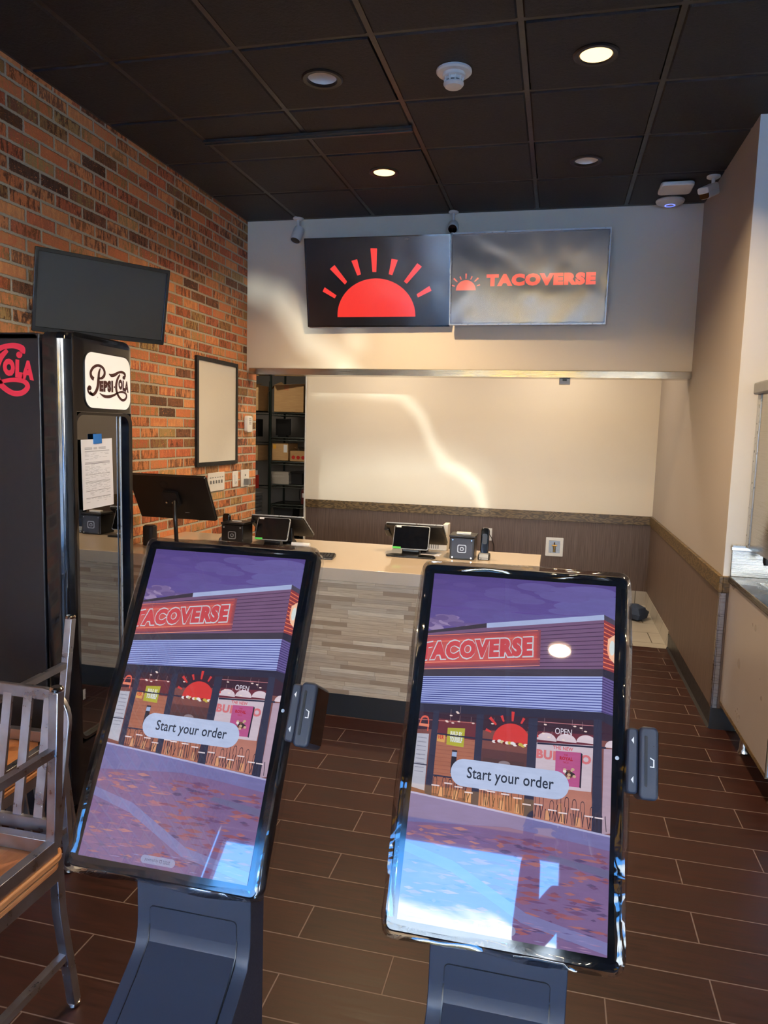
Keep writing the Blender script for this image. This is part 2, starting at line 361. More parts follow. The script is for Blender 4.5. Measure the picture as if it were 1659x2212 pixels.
class Pic:
    """coloured outlines on a flat sheet; u right 0..1, v down 0..1"""
    def __init__(s, w, h, eps=.00012): s.w, s.h, s.e = w, h, eps; s.v=[]; s.f=[]; s.c=[]
    def P(s, u, v, L): u = min(1,max(0,u)); v = min(1,max(0,v)); return ((u-.5)*s.w, -L*s.e, (.5-v)*s.h)
    def poly(s, pts, col, L=1):
        o = len(s.v); s.v += [s.P(u,v,L) for u,v in pts]; s.f.append(tuple(range(o, o+len(pts)))); s.c.append(lin(col))
    def rect(s, u0, v0, u1, v1, col, L=1): s.poly([(u0,v0),(u1,v0),(u1,v1),(u0,v1)], col, L)
    def text(s, body, quad, col, L=2, bold=0., shear=0.):
        """quad: bottom-left, bottom-right, top-right, top-left"""
        vs, fs = text_geo(body, bold, shear); a, b, c, d = quad; o = len(s.v)
        for x, y in vs:
            u = (a[0]*(1-x)+b[0]*x)*(1-y) + (d[0]*(1-x)+c[0]*x)*y; v = (a[1]*(1-x)+b[1]*x)*(1-y) + (d[1]*(1-x)+c[1]*x)*y
            s.v.append(s.P(u, v, L))
        s.f += [tuple(i+o for i in f) for f in fs]; s.c += [lin(col)]*len(fs)
    def tbox(s, body, u0, v0, u1, v1, col, L=2, bold=0., shear=0.): s.text(body, [(u0,v1),(u1,v1),(u1,v0),(u0,v0)], col, L, bold, shear)
    def stroke(s, pts, wid, col, L=2, cap=True, asp=1.):
        """brush stroke through points with per-point widths (Catmull-Rom)"""
        n = len(pts); wid = wid if hasattr(wid,'__len__') else [wid]*n; P = []; W = []
        for i in range(n-1):
            p0, p1, p2, p3 = pts[max(i-1,0)], pts[i], pts[i+1], pts[min(i+2,n-1)]
            for k in range(8):
                t = k/8; q = [.5*((2*p1[j])+(-p0[j]+p2[j])*t+(2*p0[j]-5*p1[j]+4*p2[j]-p3[j])*t*t+(-p0[j]+3*p1[j]-3*p2[j]+p3[j])*t**3) for j in (0,1)]
                P.append(q); W.append(wid[i]*(1-t)+wid[i+1]*t)
        P.append(pts[-1]); W.append(wid[-1]); A=[]; B=[]
        for i, (x, y) in enumerate(P):
            a = P[max(i-1,0)]; b = P[min(i+1,len(P)-1)]; dx, dy = (b[0]-a[0])*asp, b[1]-a[1]; l = math.hypot(dx,dy) or 1
            nx, ny = -dy/l/asp, dx/l; A.append((x+nx*W[i]/2, y+ny*W[i]/2)); B.append((x-nx*W[i]/2, y-ny*W[i]/2))
        for i in range(len(P)-1): s.poly([A[i],A[i+1],B[i+1],B[i]], col, L)
    def disc(s, u, v, ru, rv, col, L=2, a0=0, a1=2*PI, n=28): s.poly([(u+ru*math.cos(a0+(a1-a0)*k/n), v+rv*math.sin(a0+(a1-a0)*k/n)) for k in range(n+(a1-a0<6))], col, L)
    def sun(s, u, base, ru, rv, col, L=2, rays=True, k=1.):
        s.disc(u, base, ru, rv, col, L, PI, 2*PI)
        s.rect(u-ru, base-.001, u+ru, base+rv*.03, col, L)
        if not rays: return
        for ang, r0, r1, w in ((90,1.13,1.66,.085),(66,1.15,1.5,.075),(114,1.15,1.5,.075),(44,1.2,1.72,.085),(136,1.2,1.72,.085),(20,1.18,1.5,.075),(160,1.18,1.5,.075)):
            a = math.radians(ang); c, q = math.cos(a), -math.sin(a)
            s.poly([(u+ru*(c*r0-q*w*.6), base+rv*(q*r0+c*w*.6)), (u+ru*(c*r1-q*w), base+rv*(q*r1+c*w)), (u+ru*(c*r1+q*w), base+rv*(q*r1-c*w)), (u+ru*(c*r0+q*w*.6), base+rv*(q*r0-c*w*.6))], col, L)
    def build(s, name, mat, parent=None, loc=None, rot=None):
        me = bpy.data.meshes.new(name); me.from_pydata(s.v, [], s.f); me.materials.append(mat)
        at = me.color_attributes.new('Col', 'FLOAT_COLOR', 'CORNER')
        d = [x for f, c in zip(s.f, s.c) for _ in f for x in (*c, 1.)]
        at.data.foreach_set('color', d)
        # make every face look towards -y
        bm = bmesh.new(); bm.from_mesh(me)
        bm.normal_update()
        for f in bm.faces:
            if f.normal.y > 0: f.normal_flip()
        bm.to_mesh(me); bm.free()
        o = bpy.data.objects.new(name, me); C.objects.link(o)
        if parent: o.parent = parent
        if loc: o.location = loc
        if rot: o.rotation_euler = rot
        return o

# ------------------------------------------------------------------ daylight
W = bpy.data.worlds.new('sky'); sc.world = W; W.use_nodes = True; g = G(W.node_tree)
tc = g.n.new('ShaderNodeTexCoord'); sp = g.n.new('ShaderNodeSeparateXYZ'); g.l.new(tc.outputs['Generated'], sp.inputs[0])
blue = g.ramp(sp.outputs[2], [(0, (.84,.8,.75)), (.16, (.66,.67,.7)), (.225, (.032,.1,.22)), (.4, (.011,.07,.205)), (1, (.018,.07,.21))])
cvec = g.comb(sp.outputs[0], sp.outputs[1], g.m('MULTIPLY', sp.outputs[2], 2.6))
cl = g.noise(cvec, 3.1, 7, .58, .4)
edge = g.m('ADD', sp.outputs[2], g.m('MULTIPLY', g.m('SUBTRACT', cl, .5), .28))
wisp = g.m('MULTIPLY', g.rng(g.noise(g.comb(sp.outputs[0], sp.outputs[1], g.m('MULTIPLY', sp.outputs[2], 5)), 5, 6, .6, .6), .58, .75), .3)
clouds = g.m('MAXIMUM', g.m('MULTIPLY', g.rng(edge, .264, .28, 1., 0.), g.rng(sp.outputs[2], .1, .2, .3, 1.)), wisp)
col = g.mix(clouds, blue, g.mix(g.rng(cl, .35, .65), (.13,.16,.19), (.26,.275,.29)))
g.put(g.n['Background'].inputs[0], col); g.n['Background'].inputs[1].default_value = 46
sd = bpy.data.lights.new('sun', 'SUN'); sd.energy = 40; sd.angle = .009; sd.color = (1,.95,.87)
so = bpy.data.objects.new('sun', sd); C.objects.link(so); so.rotation_euler = (math.radians(-38), math.radians(12), 0)
def portal(name, x0, x1, z0, z1, y):
    d = bpy.data.lights.new(name, 'AREA'); d.shape = 'RECTANGLE'; d.size = x1-x0; d.size_y = z1-z0; d.cycles.is_portal = True
    o = bpy.data.objects.new(name, d); C.objects.link(o); o.location = ((x0+x1)/2, y, (z0+z1)/2); o.rotation_euler = (PI/2, 0, 0)   # faces +y
    return o
portal('daylight_portal', XL, XE, .1, 2.8, YF-.02)
def sun_glint_gobo():
    '''added patterned spot standing in for sun off a parked car; its bright lines are drawn in'''
    S = (0., -9.3, 2.35); d = bpy.data.lights.new('sun_glint_gobo', 'SPOT'); d.energy = 1300; d.spot_size = 1.2; d.spot_blend = .3; d.shadow_soft_size = .03; d.color = (.95,1,.95)
    o = bpy.data.objects.new('sun_glint_gobo', d); C.objects.link(o); o.location = S; o.rotation_euler = (PI/2, 0, 0)
    d.use_nodes = True; g = G(d.node_tree); tc = g.n.new('ShaderNodeTexCoord'); sp = g.n.new('ShaderNodeSeparateXYZ'); g.l.new(tc.outputs['Normal'], sp.inputs[0])
    u = g.m('MULTIPLY', g.m('DIVIDE', sp.outputs[0], sp.outputs[2]), -1.); v = g.m('MULTIPLY', g.m('DIVIDE', sp.outputs[1], sp.outputs[2]), -1.)
    nz = g.noise(g.comb(u, v, 0), 30, 2); u = g.m('ADD', u, g.m('MULTIPLY', g.m('SUBTRACT', nz, .5), .006))
    def line(P, yw, w, amp):
        tot = None; Q = [((x-S[0])/(yw-S[1]), (z-S[2])/(yw-S[1])) for x, z in P]
        for k, (a, b) in enumerate(zip(Q, Q[1:])):
            dx, dy = b[0]-a[0], b[1]-a[1]; L2 = dx*dx+dy*dy
            px = g.m('SUBTRACT', u, a[0]); py = g.m('SUBTRACT', v, a[1])
            t = g.m('DIVIDE', g.m('ADD', g.m('MULTIPLY', px, dx), g.m('MULTIPLY', py, dy)), L2, clamp=True)
            ex = g.m('SUBTRACT', px, g.m('MULTIPLY', t, dx)); ey = g.m('SUBTRACT', py, g.m('MULTIPLY', t, dy))
            dist = g.m('SQRT', g.m('ADD', g.m('MULTIPLY', ex, ex), g.m('MULTIPLY', ey, ey)))
            q = g.rng(dist, 0, w, amp[k] if hasattr(amp,'__len__') else amp, 0.)
            tot = q if tot is None else g.m('MAXIMUM', tot, q)
        return tot
    a = line([(-1.606,1.931),(-1.072,1.954),(-.739,1.909),(-.546,1.713),(-.421,1.444),(-.298,1.244),(-.112,1.183),(.029,1.053),(.105,.865)], YB, .0085, [.6,.9,.9,.9,.9,1.2,1.3,1.2])  # glint curves drawn into the added spot's emission
    b = line([(-1.4,1.12),(-.9,1.16),(-.298,1.2),(-.05,1.1)], YB, .03, [.6,.75,.7])
    b2 = line([(-1.5,.98),(-.1,1.0)], YB, .04, .55)
    c = line([(-1.66,2.66),(-1.456,2.603),(-1.297,2.422),(-1.178,2.242),(-.9,2.08)], 0., .018, [.6,.7,.8,.8])
    e = line([(-.83,2.25),(-.80,2.24)], 0., .016, .5)
    em = g.n['Emission']; g.put(em.inputs['Strength'], g.m('ADD', g.m('ADD', a, g.m('MAXIMUM', b, b2)), g.m('MAXIMUM', c, e)))
sun_glint_gobo()
def lamp(name, loc, energy, color=(1,.72,.42), size=.12, spread=140):
    d = bpy.data.lights.new(name, 'AREA'); d.shape = 'DISK'; d.size = size; d.energy = energy; d.color = color; d.spread = math.radians(spread)
    o = bpy.data.objects.new(name, d); C.objects.link(o); o.location = loc; return o

# ------------------------------------------------------------------ room shell
struct('floor', MB().box(XL-2.4, XE, YF, .08, -.12, 0), M['plank'], smooth=False)
struct('floor.001', MB().box(XL-2.4, XE, .08, 6, -.12, 0), M['tile'], smooth=False)
# brick wall with its end return
struct('wall_left', MB().box(XL-.14, XL, YF, .2, 0, H+.05), M['brick'], smooth=False)
struct('wall_left.001', MB().box(XL-2.4, XL-.14, .05, .2, 0, H+.05), M['darkwall'], smooth=False)
struct('wall_soffit', MB().box(XL+.002, XR, 0, .13, 2.0, H+.05), M['wall'], smooth=False)
struct('wall_back', MB().box(XL-.03, XR+.1, YB, YB+.12, 0, H+.05), M['wall'], smooth=False)
struct('wall_right', MB().box(XR, XR+.12, YP+.001, YB+.12, 0, H+.05), M['wallr'], smooth=False)
struct('wall_right.001', MB().box(XR+.0005, XE+.1, YP-.003, YP+.12, 0, H+.05), M['white_wall'], smooth=False)
struct('wall_far_right', MB().box(XE, XE+.12, YF, YP, 0, H+.05), M['white_wall'], smooth=False)
struct('wall_storage', MB().box(XL-2.4, XL+.5, 3.3, 3.42, 0, H+.05).box(XL-2.52, XL-2.4, .05, 3.42, 0, H+.05).box(XL+.4, XL+.5, YB+.12, 3.3, 0, H+.05), M['darkwall'], smooth=False)
struct('wall_front', MB().box(.95, 1.42, YF-.12, YF, .1, 2.8).box(XL-.2, XE+.12, YF-.12, YF, 2.8, H+.6).box(XL-.2, XE+.12, YF-.12, YF, 0, .1), M['white_wall'], smooth=False)  # first box: added pillar blocking sky in the right kiosk's reflection
# roof slab over everything keeps the sun out
struct('ceiling_slab', MB().box(XL-2.6, XE+.3, YF-.1, 3.6, H+.06, H+.3), M['darkwall'], smooth=False)
# suspended ceiling: tiles and grid
HOLES = [(-.383,-2.158),(.843,-2.162),(-.38,-.927),(.849,-.932),(-.38,-3.39),(.85,-4.61),(.85,-7.05),(-.38,-5.83)]
mb = MB()
for i in range(-1, 10):
    for j in range(-1, 15):
        x0, x1 = GX+(i-0)*T, GX+(i+1)*T; y1, y0 = GY-(j-0)*T, GY-(j+1)*T
        x0 = max(x0, XL); x1 = min(x1, XE); y1 = min(y1, 0.0); y0 = max(y0, YF)
        if x1-x0 < .03 or y1-y0 < .03: continue
        if x0 > XR and y0 > YP: continue
        gx, t = .011, .009
        spans = [(y0, y1)]
        if j == 1 and i in (0, 1): spans = [(y0, y0+T/2), (y0+T/2, y1)]
        hole = [h for h in HOLES if x0 < h[0] < x1 and y0 < h[1] < y1]
        if hole:
            hx, hy = hole[0]; N = 32; sq = []; ci = []
            for k in range(N):
                a = 2*PI*(k+.5)/N; c_, s_ = math.cos(a), math.sin(a); q = 1/max(abs(c_),abs(s_))
                sq.append(((x0+x1)/2+c_*q*((x1-x0)/2-gx-t), (y0+y1)/2+s_*q*((y1-y0)/2-gx-t))); ci.append((hx+.08*c_, hy+.08*s_))
            for cx_, cy_ in ((1,1),(-1,1),(-1,-1),(1,-1)):
                kk = min(range(N), key=lambda k: -(sq[k][0]*cx_+sq[k][1]*cy_)); sq[kk] = ((x0+x1)/2+cx_*((x1-x0)/2-gx-t), (y0+y1)/2+cy_*((y1-y0)/2-gx-t))
            mb.frame(sq, ci, H-.007, H+.004, 'z'); continue
        for a, b in spans:
            v = [(x0+gx,a+gx,H+.004),(x1-gx,a+gx,H+.004),(x1-gx,b-gx,H+.004),(x0+gx,b-gx,H+.004),
                 (x0+gx+t,a+gx+t,H-.007),(x1-gx-t,a+gx+t,H-.007),(x1-gx-t,b-gx-t,H-.007),(x0+gx+t,b-gx-t,H-.007)]
            mb.add(v, [(0,1,2,3),(7,6,5,4),(0,4,5,1),(1,5,6,2),(2,6,7,3),(3,7,4,0)])
struct('ceiling', mb, M['ceil'], smooth=False)
mb = MB()
for i in range(0, 10): mb.box(GX+i*T-.012, GX+i*T+.012, YF, 0 if GX+i*T < XR else YP, H-.001, H+.03)
for j in range(-1, 14):
    y = GY-j*T
    if y < 0: mb.box(XL, XR if y > YP else XE, y-.012, y+.012, H-.0005, H+.03)
mb.box(XL, XR, -.02, 0, H-.002, H+.03).box(XL, XL+.02, YF, 0, H-.002, H+.03).box(XR-.02, XR, YP, 0, H-.002, H+.03)
struct('trim_1', mb, M['grid'], smooth=False)
struct('trim_2', MB().box(GX+.005, GX+2*T-.005, -1.59, -1.535, H-.022, H-.008).box(GX+.005, GX+2*T-.005, -1.57, -1.56, H-.03, H-.02), M['grid'], smooth=False)
# low ceiling of the alcove behind the soffit
struct('ceiling.001', MB().box(XL-.03, XR, .13, YB, 2.72, 2.76), M['wall'], smooth=False)
struct('ceiling.002', MB().box(XL-2.4, XL-.03, .2, 3.3, 2.9, 2.95), M['darkwall'], smooth=False)
# steel trim along the soffit's lower edge
struct('trim_3', MB().prism([(-.018,2.035),(-.012,2.04),(0,2.04),(0,2.0),(.15,2.0),(.15,1.988),(-.018,1.988)], XL+.03, XR-.002, 'x'), M['trimsteel'], smooth=False)
# wainscot, chair rail, bases
struct('wall_back.001', MB().box(XL-.01, XR, YB-.008, YB, .13, .757), M['striated'], smooth=False)
struct('wall_right.002', MB().box(XR-.008, XR, YP, YB-.008, .115, .757).box(XR, XR+.06, YP-.006, YP, .115, .757), M['striated'], smooth=False)
struct('trim_4', MB().box(XL-.01, XR-.02, YB-.022, YB, .757, .841), M['rail'], bevel=.003)
struct('trim_5', MB().box(XR-.02, XR, YP-.02, YB-.022, .757, .845).box(XR, XR+.05, YP-.02, YP, .757, .845), M['rail'], bevel=.003)
struct('baseboard_back', MB().box(XL-.01, XR-.012, YB-.012, YB, 0, .131), M['tile'], smooth=False)
struct('baseboard_tile', MB().box(XR-.012, XR, .1, YB-.012, 0, .131), M['tile'], smooth=False)
struct('baseboard_right', MB().prism([(XR-.02,0),(XR-.008,.014),(XR-.008,.117),(XR,.117),(XR,0)], .1, YP-.005, 'y').box(XR-.012, XR+.12, YP-.012, YP, 0, .117), M['vinyl'], smooth=False)
struct('trim_6', MB().box(XR-.004, XR+.022, YP-.01, YP-.004, .117, .755).box(XR-.011, XR-.004, YP-.01, YP+.018, .117, .755), M['clearguard'], bevel=.002)
struct('trim_7', MB().box(XL-.035, XL-.022, YB-.004, YB+.1, 0, 2.72), M['white'], smooth=False)
# storefront behind the camera
mb = MB()
for x in (XL, -.95, 1.42, 2.9, XE-.06): mb.box(x, x+.06, YF-.09, YF-.02, .1, 2.8)
mb.box(XL, XE, YF-.09, YF-.02, .1, .18).box(XL, XE, YF-.09, YF-.02, 2.72, 2.8)
w = struct('window_1', mb, M['black'], smooth=False)
MB().box(XL, XE, YF-.058, YF-.052, .18, 2.72).build('pane', M['glass'], w, smooth=False)

# ------------------------------------------------------------------ things on the ceiling
def downlight(x, y, lit, label):
    t = thing('downlight', label, 'ceiling light', (x, y, H-.008), group='recessed downlights')
    MB().lathe([(.067,-.001),(.072,-.006),(.09,-.007),(.096,-.002),(.096,.006),(.067,.006)], 36, ring=True).build('trim_ring', M['black'], t)
    if lit:
        MB().lathe([(.069,.0),(.069,.012)], 36).build('lens', M['glow'], t)
    else:
        MB().lathe([(.069,.002),(.06,.035),(.05,.045),(.05,.05),(.07,.05),(.074,.002)], 36, ring=True).build('reflector', M['cavity'], t)
        MB().lathe([(.05,.044),(.05,.048)], 24).build('lens', M['white'], t)
downlight(-.383, -2.158, False, 'unlit recessed downlight nearest the brick wall, left of the smoke detector')
downlight(.843, -2.162, True, 'large glowing warm downlight right of the smoke detector')
downlight(-.38, -.927, True, 'glowing warm downlight further back, above the left television')
downlight(.849, -.932, False, 'unlit white recessed downlight further back, above the right television')
for x, y, l in ((-.38,-3.39,1),(.85,-4.61,1),(.85,-7.05,1),(-.38,-5.83,1)):
    downlight(x, y, True, 'glowing downlight above the kiosks, %.1f metres from the storefront' % (y-YF))
for i, (x, y, e) in enumerate(((.843,-2.162,24),(-.38,-.927,16),(-.38,-3.39,5),(.85,-4.61,2),(.85,-7.05,4))): lamp('downlight_light', (x, y, H-.03), e)
for x, y in ((-.85,.8),(.75,.8)): lamp('alcove_light', (x, y, 2.7), 6.5, (1,.84,.66), .3, 160)
lamp('storage_light', (-2.6, 1.2, 2.88), 10, (1,.85,.65), .4, 170)

t = thing('smoke_detector', 'white round smoke detector hanging from a black ceiling tile', 'smoke detector', (.23, -2.13, H-.008))
MB().lathe([(.08,.0),(.08,-.008),(.074,-.014),(.05,-.016)], 36).build('base_plate', M['white'], t)
MB().lathe([(.052,-.014),(.052,-.03),(.046,-.034),(.04,-.034),(.04,-.046)], 32).build('collar', M['white'], t)
mb = MB()
for k in range(10):
    a = 2*PI*k/10; mb.tube([(.044*math.cos(a),.044*math.sin(a),-.03),(.036*math.cos(a),.036*math.sin(a),-.062)], .004, 6)
mb.build('vent_rib', M['white'], t)
MB().lathe([(.034,-.036),(.034,-.056)], 24).build('sensing_chamber', M['black'], t)
MB().lathe([(.046,-.054),(.046,-.06),(.038,-.07),(.02,-.073)], 32).build('cap', M['white'], t)

t = thing('motion_sensor', 'white rounded square sensor box on the ceiling beside the camera', 'sensor', (1.42, -.44, H-.008))
MB().prism(rrect(-.1,.1,-.1,.1,.03), -.01, -.036, 'z').build('housing', M['white'], t, bevel=.008, seg=3)
MB().box(-.07,.07,.08,.11,-.01,0).box(-.07,-.05,-.02,.1,-.012,0).box(.05,.07,-.02,.1,-.012,0).build('bracket', M['grey'], t)
t = thing('wifi_access_point', 'white dome access point with a blue light ring under the ceiling', 'access point', (1.43, -.125, H-.008))
MB().lathe([(.09,0),(.094,-.008),(.088,-.02),(.06,-.032),(.03,-.037)], 40).build('dome', M['white'], t)
MB().lathe([(.034,-.0352),(.034,-.0375),(.028,-.0385),(.028,-.036)], 32, ring=True).build('light_ring', M['led'], t)

def seccam(label, loc, aim, s=1., group=None, bracket=True):
    t = thing('security_camera', label, 'camera', loc)
    MB().lathe([(.026*s,0),(.028*s,-.006*s),(.022*s,-.012*s)], 24).build('mount_plate', M['white'], t)
    d = Vector(aim).normalized(); p0 = Vector((0,0,-.012*s)); p1 = Vector((0,0,-.04*s)); p2 = p1+Vector((d.x*.01,d.y*.01,-.02))*s
    MB().tube([p0, p1, p2], .008*s, 10).build('arm', M['white'], t)
    q = d.to_track_quat('Z', 'Y').to_matrix().to_4x4(); c = p2 + Vector((0,0,-.022*s))
    L = .055*s
    MB().lathe([(.012*s,-L*.75),(.025*s,-L*.6),(.028*s,-L*.3),(.028*s,L*.7),(.025*s,L*.78),(.023*s,L*.7)], 24).xf(Matrix.Translation(c) @ q).build('housing', M['white'], t)
    MB().lathe([(.0235*s,L*.55),(.0235*s,L*.74),(.012*s,L*.76)], 24).xf(Matrix.Translation(c) @ q).build('lens', M['gloss'], t)
    return t
seccam('small white camera under the ceiling above the left television corner', (-1.27,-.06,H-.004), (-.12,-.35,-.75), 1.5)
seccam('small white camera above the joint between the two televisions', (-.06,-.06,H-.004), (.05,-.75,-.5), 1.35)
t = thing('security_camera', 'white bullet camera on a bracket in the right ceiling corner', 'camera', (1.62,-.56,H-.004))
MB().lathe([(.04,0),(.04,-.012),(.03,-.018)], 24).build('mount_plate', M['white'], t)
MB().tube([(0,0,-.015),(0,0,-.05),(-.008,-.008,-.062),(-.012,-.015,-.078)], .011, 10).build('arm', M['white'], t)
d = Vector((-.55,-.75,-.42)).normalized(); q = Matrix.Translation((-.02,-.03,-.1)) @ d.to_track_quat('Z','Y').to_matrix().to_4x4()
MB().prism(rrect(-.031,.031,-.034,.034,.014), -.06, .075, 'z').xf(q).build('housing', M['white'], t, bevel=.004)
MB().prism(rrect(-.034,.034,.0,.038,.012), -.05, .09, 'z').xf(q).build('sun_shield', M['white'], t, bevel=.003)
MB().prism(rrect(-.028,.028,-.031,.031,.012), .07, .08, 'z').xf(q).build('lens', M['gloss'], t)

# ------------------------------------------------------------------ televisions above the counter
def tv_shell(t, w, h, fm):
    MB().frame(rrect(-w/2-.004,w/2+.004,-h/2-.006,h/2+.006,.004,2), rrect(-w/2+.004,w/2-.004,-h/2+.004,h/2-.004,.002,2), -.006, .012).build('bezel', fm, t)
    MB().box(-w/2,w/2,0.0,.03,-h/2,h/2).box(-w/3,w/3,.03,.05,-h/3,h/4).build('casing', M['softblack'], t)
t = thing('television', 'left wall television showing a red rising sun on black', 'television', (-.621,-.103,2.675), rot=(.195,0,.009), group='menu televisions')
tv_shell(t, 1.11, .64, M['gloss'])
p = Pic(1.102, .632); p.rect(0,0,1,1,'#050405',0); p.sun(.492,.885,.278,.43,'#f0352c',1,rays=False)
cc = '#f23a33'
for q in (((390,128),(424,128),(418,249),(398,249)), ((291,192),(321,184),(339,262),(320,268)), ((496,180),(528,186),(499,265),(481,260)), ((178,235),(203,214),(266,300),(254,315)),
          ((625,202),(648,220),(572,309),(557,297)), ((147,330),(135,352),(198,388),(208,372)), ((685,320),(696,345),(628,381),(621,364))):
    pts = []
    for X, Y in q:
        top = 88-28*(X-42)/741; bot = 535-7*(X-66)/714; pts.append(((X-54)/728, (Y-top)/(bot-top)))
    p.poly(pts, cc, 1)
p.build('display', M['tv'], t, loc=(0,-.002,0))
MB().lathe([(.012,0),(.008,-.006)], 10, axis='y').box(-.02,.02,-.006,0,-.004,.004).build('loose_film_tab', M['film'], t, loc=(.24,-.008,.30))
MB().box(-.1,.1,0,.05,-.1,.1).build('wall_mount', M['black'], t, loc=(0,.045,0))
t = thing('television', 'right wall television under shiny wrinkled film with restaurant name in red', 'television', (.499,-.123,2.681), rot=(.09,0,-.005), group='menu televisions')
tv_shell(t, 1.11, .64, M['silver'])
p = Pic(1.102, .632); p.rect(0,0,1,1,'#2c2c31',0); p.sun(.10,.62,.066,.11,'#f05a3c',1)
p.tbox('TACOVERSE', .235, .45, .93, .585, '#f2452e', 1, bold=.08)
p.build('display', M['tvfilm'], t, loc=(0,-.002,0))
mb = MB()
for a, b in (((-.55,.31),(.55,.31)),((-.55,-.31),(.55,-.31)),((-.548,-.31),(-.548,.31)),((.548,-.31),(.548,.31))):
    n = 40; pts = [(a[0]+(b[0]-a[0])*k/n+random.uniform(-.002,.002), -.009+random.uniform(-.001,.001), a[1]+(b[1]-a[1])*k/n+random.uniform(-.002,.002)) for k in range(n+1)]
    mb.tube(pts, .004, 6)
mb.build('film_edge', M['film'], t)
MB().box(-.1,.1,.045,.09,-.1,.1).build('wall_mount', M['black'], t)
t = thing('proximity_sensor', 'tiny white sensor box on the underside of the soffit', 'sensor', (.80,.07,1.988))
MB().box(-.04,.04,-.015,.03,-.045,0).build('housing', M['white'], t, bevel=.004)
MB().box(-.015,.015,-.017,-.014,-.02,-.006).build('sensor_eye', M['black'], t)

# ------------------------------------------------------------------ left wall fittings
t = thing('wall_television', 'switched-off grey-screened television bracketed to the brick wall above the cooler', 'television', (-1.447,-2.306,2.168), rot=(.217,0,.983))
w_, h_ = .66, .382
MB().frame(rrect(-w_/2,w_/2,-h_/2,h_/2,.006,3), rrect(-w_/2+.016,w_/2-.016,-h_/2+.024,h_/2-.018,.002,3), -.008, .006).build('bezel', M['gloss'], t, bevel=.002)
MB().box(-w_/2+.012,w_/2-.012,-.001,.02,-h_/2+.018,h_/2-.014).build('screen', M['screenoff'], t)
MB().box(-w_/2+.02,w_/2-.02,.02,.045,-h_/2+.03,h_/2-.03).build('casing', M['softblack'], t, bevel=.01)
MB().tube([(-.05,.04,0),(-.12,.11,.0),(-.2,.2,.02)], .014, 8).box(-.09,.09,.042,.052,-.09,.09).build('wall_bracket', M['black'], t)
t = thing('whiteboard', 'tall blank whiteboard in a black frame on the brick wall', 'whiteboard', (XL+.001,-.535,1.66))
MB().box(0,.012,-.31,.31,-.37,.37).build('writing_surface', M['board'], t)
MB().frame(rrect(-.335,.335,-.39,.39,.004,2), rrect(-.307,.307,-.362,.362,.002,2), 0, .02, 'x').build('frame', M['softblack'], t, bevel=.003)
t = thing('chime_box', 'small white rounded alarm chime high on the brick end', 'alarm', (XL+.002,.0,1.585))
MB().prism(rrect(-.05,.05,-.068,.068,.02), 0, .035, 'x').build('housing', M['white'], t, bevel=.008, seg=3)
mb = MB(); [mb.box(.035,.0365,-.02,.02,z,z+.005) for z in (.0,.014,.028,.042)]; mb.build('grille', M['grey'], t)
def plate(label, name, cat, y0, y1, z0, z1, kind):
    t = thing(name, label, cat, (XL+.001,(y0+y1)/2,(z0+z1)/2)); w = (y1-y0)/2; h = (z1-z0)/2
    MB().prism(rrect(-w,w,-h,h,.005,3), 0, .008, 'x').build('cover_plate', M['white'], t, bevel=.002)
    if kind == 'multi':
        for k in range(5): MB().box(.008,.016,-w+.03+k*.045,-w+.04+k*.045,-.012,.012).build('toggle', M['grey'], t)
        for k in range(6): MB().box(.008,.0095,-w+.025+k*.04,-w+.045+k*.04,.03,.036).build('switch_label', M['grey'], t)
    elif kind == 'switch':
        MB().box(.008,.013,-.016,.016,-.034,.034).build('rocker', M['paper'], t, bevel=.002); MB().box(.013,.014,-.004,.004,-.03,-.02).build('indicator', M['black'], t)
    else:
        MB().box(.008,.05,-.03,.02,-.055,-.005).build('plug_adapter', M['grey'], t, bevel=.004); mb = MB(); mb.box(.008,.0095,-.008,-.004,.015,.03).box(.008,.0095,.004,.008,.015,.03).build('socket', M['black'], t)
plate('wide white multi-gang switch plate below the whiteboard', 'switch_plate', 'light switch', -.68,-.41,1.075,1.215,'multi')
plate('narrow white rocker switch between the wide plate and the outlet', 'wall_switch', 'light switch', -.262,-.165,1.085,1.21,'switch')
plate('white outlet plate with a grey adapter at the brick end', 'wall_outlet', 'outlet', -.106,.05,1.075,1.215,'outlet')

# ------------------------------------------------------------------ back wall fittings
t = thing('valve_box', 'white framed recessed valve box on the striped panel right of the counter', 'wall box', (.798,YB-.008,.502))
MB().frame(rrect(-.082,.082,-.09,.09,.006,3), rrect(-.052,.052,-.06,.06,.004,3), -.012, 0).build('frame', M['white'], t, bevel=.003)
MB().box(-.055,.055,-.003,-.001,-.063,.063).build('recess_back', M['silver'], t)
MB().tube([(0,-.012,-.05),(0,-.012,.01)], .012, 10).tube([(-.025,-.016,.014),(.025,-.016,.014)], .007, 8).tube([(0,-.012,.01),(0,-.012,.045)], .006, 8).build('valve', M['brass'], t)
t = thing('wall_outlet', 'beige outlet plate on the striped panel behind the right barcode scanner', 'outlet', (.16,YB-.008,.585))
MB().box(-.038,.038,-.008,0,-.06,.06).build('cover_plate', M['white'], t, bevel=.002)
MB().box(-.018,.018,-.03,-.008,.0,.035).build('plug', M['black'], t, bevel=.003)
cb = MB().tube([(.17,YB-.03,.595),(.20,YB-.06,.56),(.225,YB-.06,.48),(.235,YB-.08,.40),(.26,YB-.2,.25)], .004, 8)
tag(cb.build('power_cable', M['black']), 'thin black cable hanging from the outlet behind the scanner', 'cable')

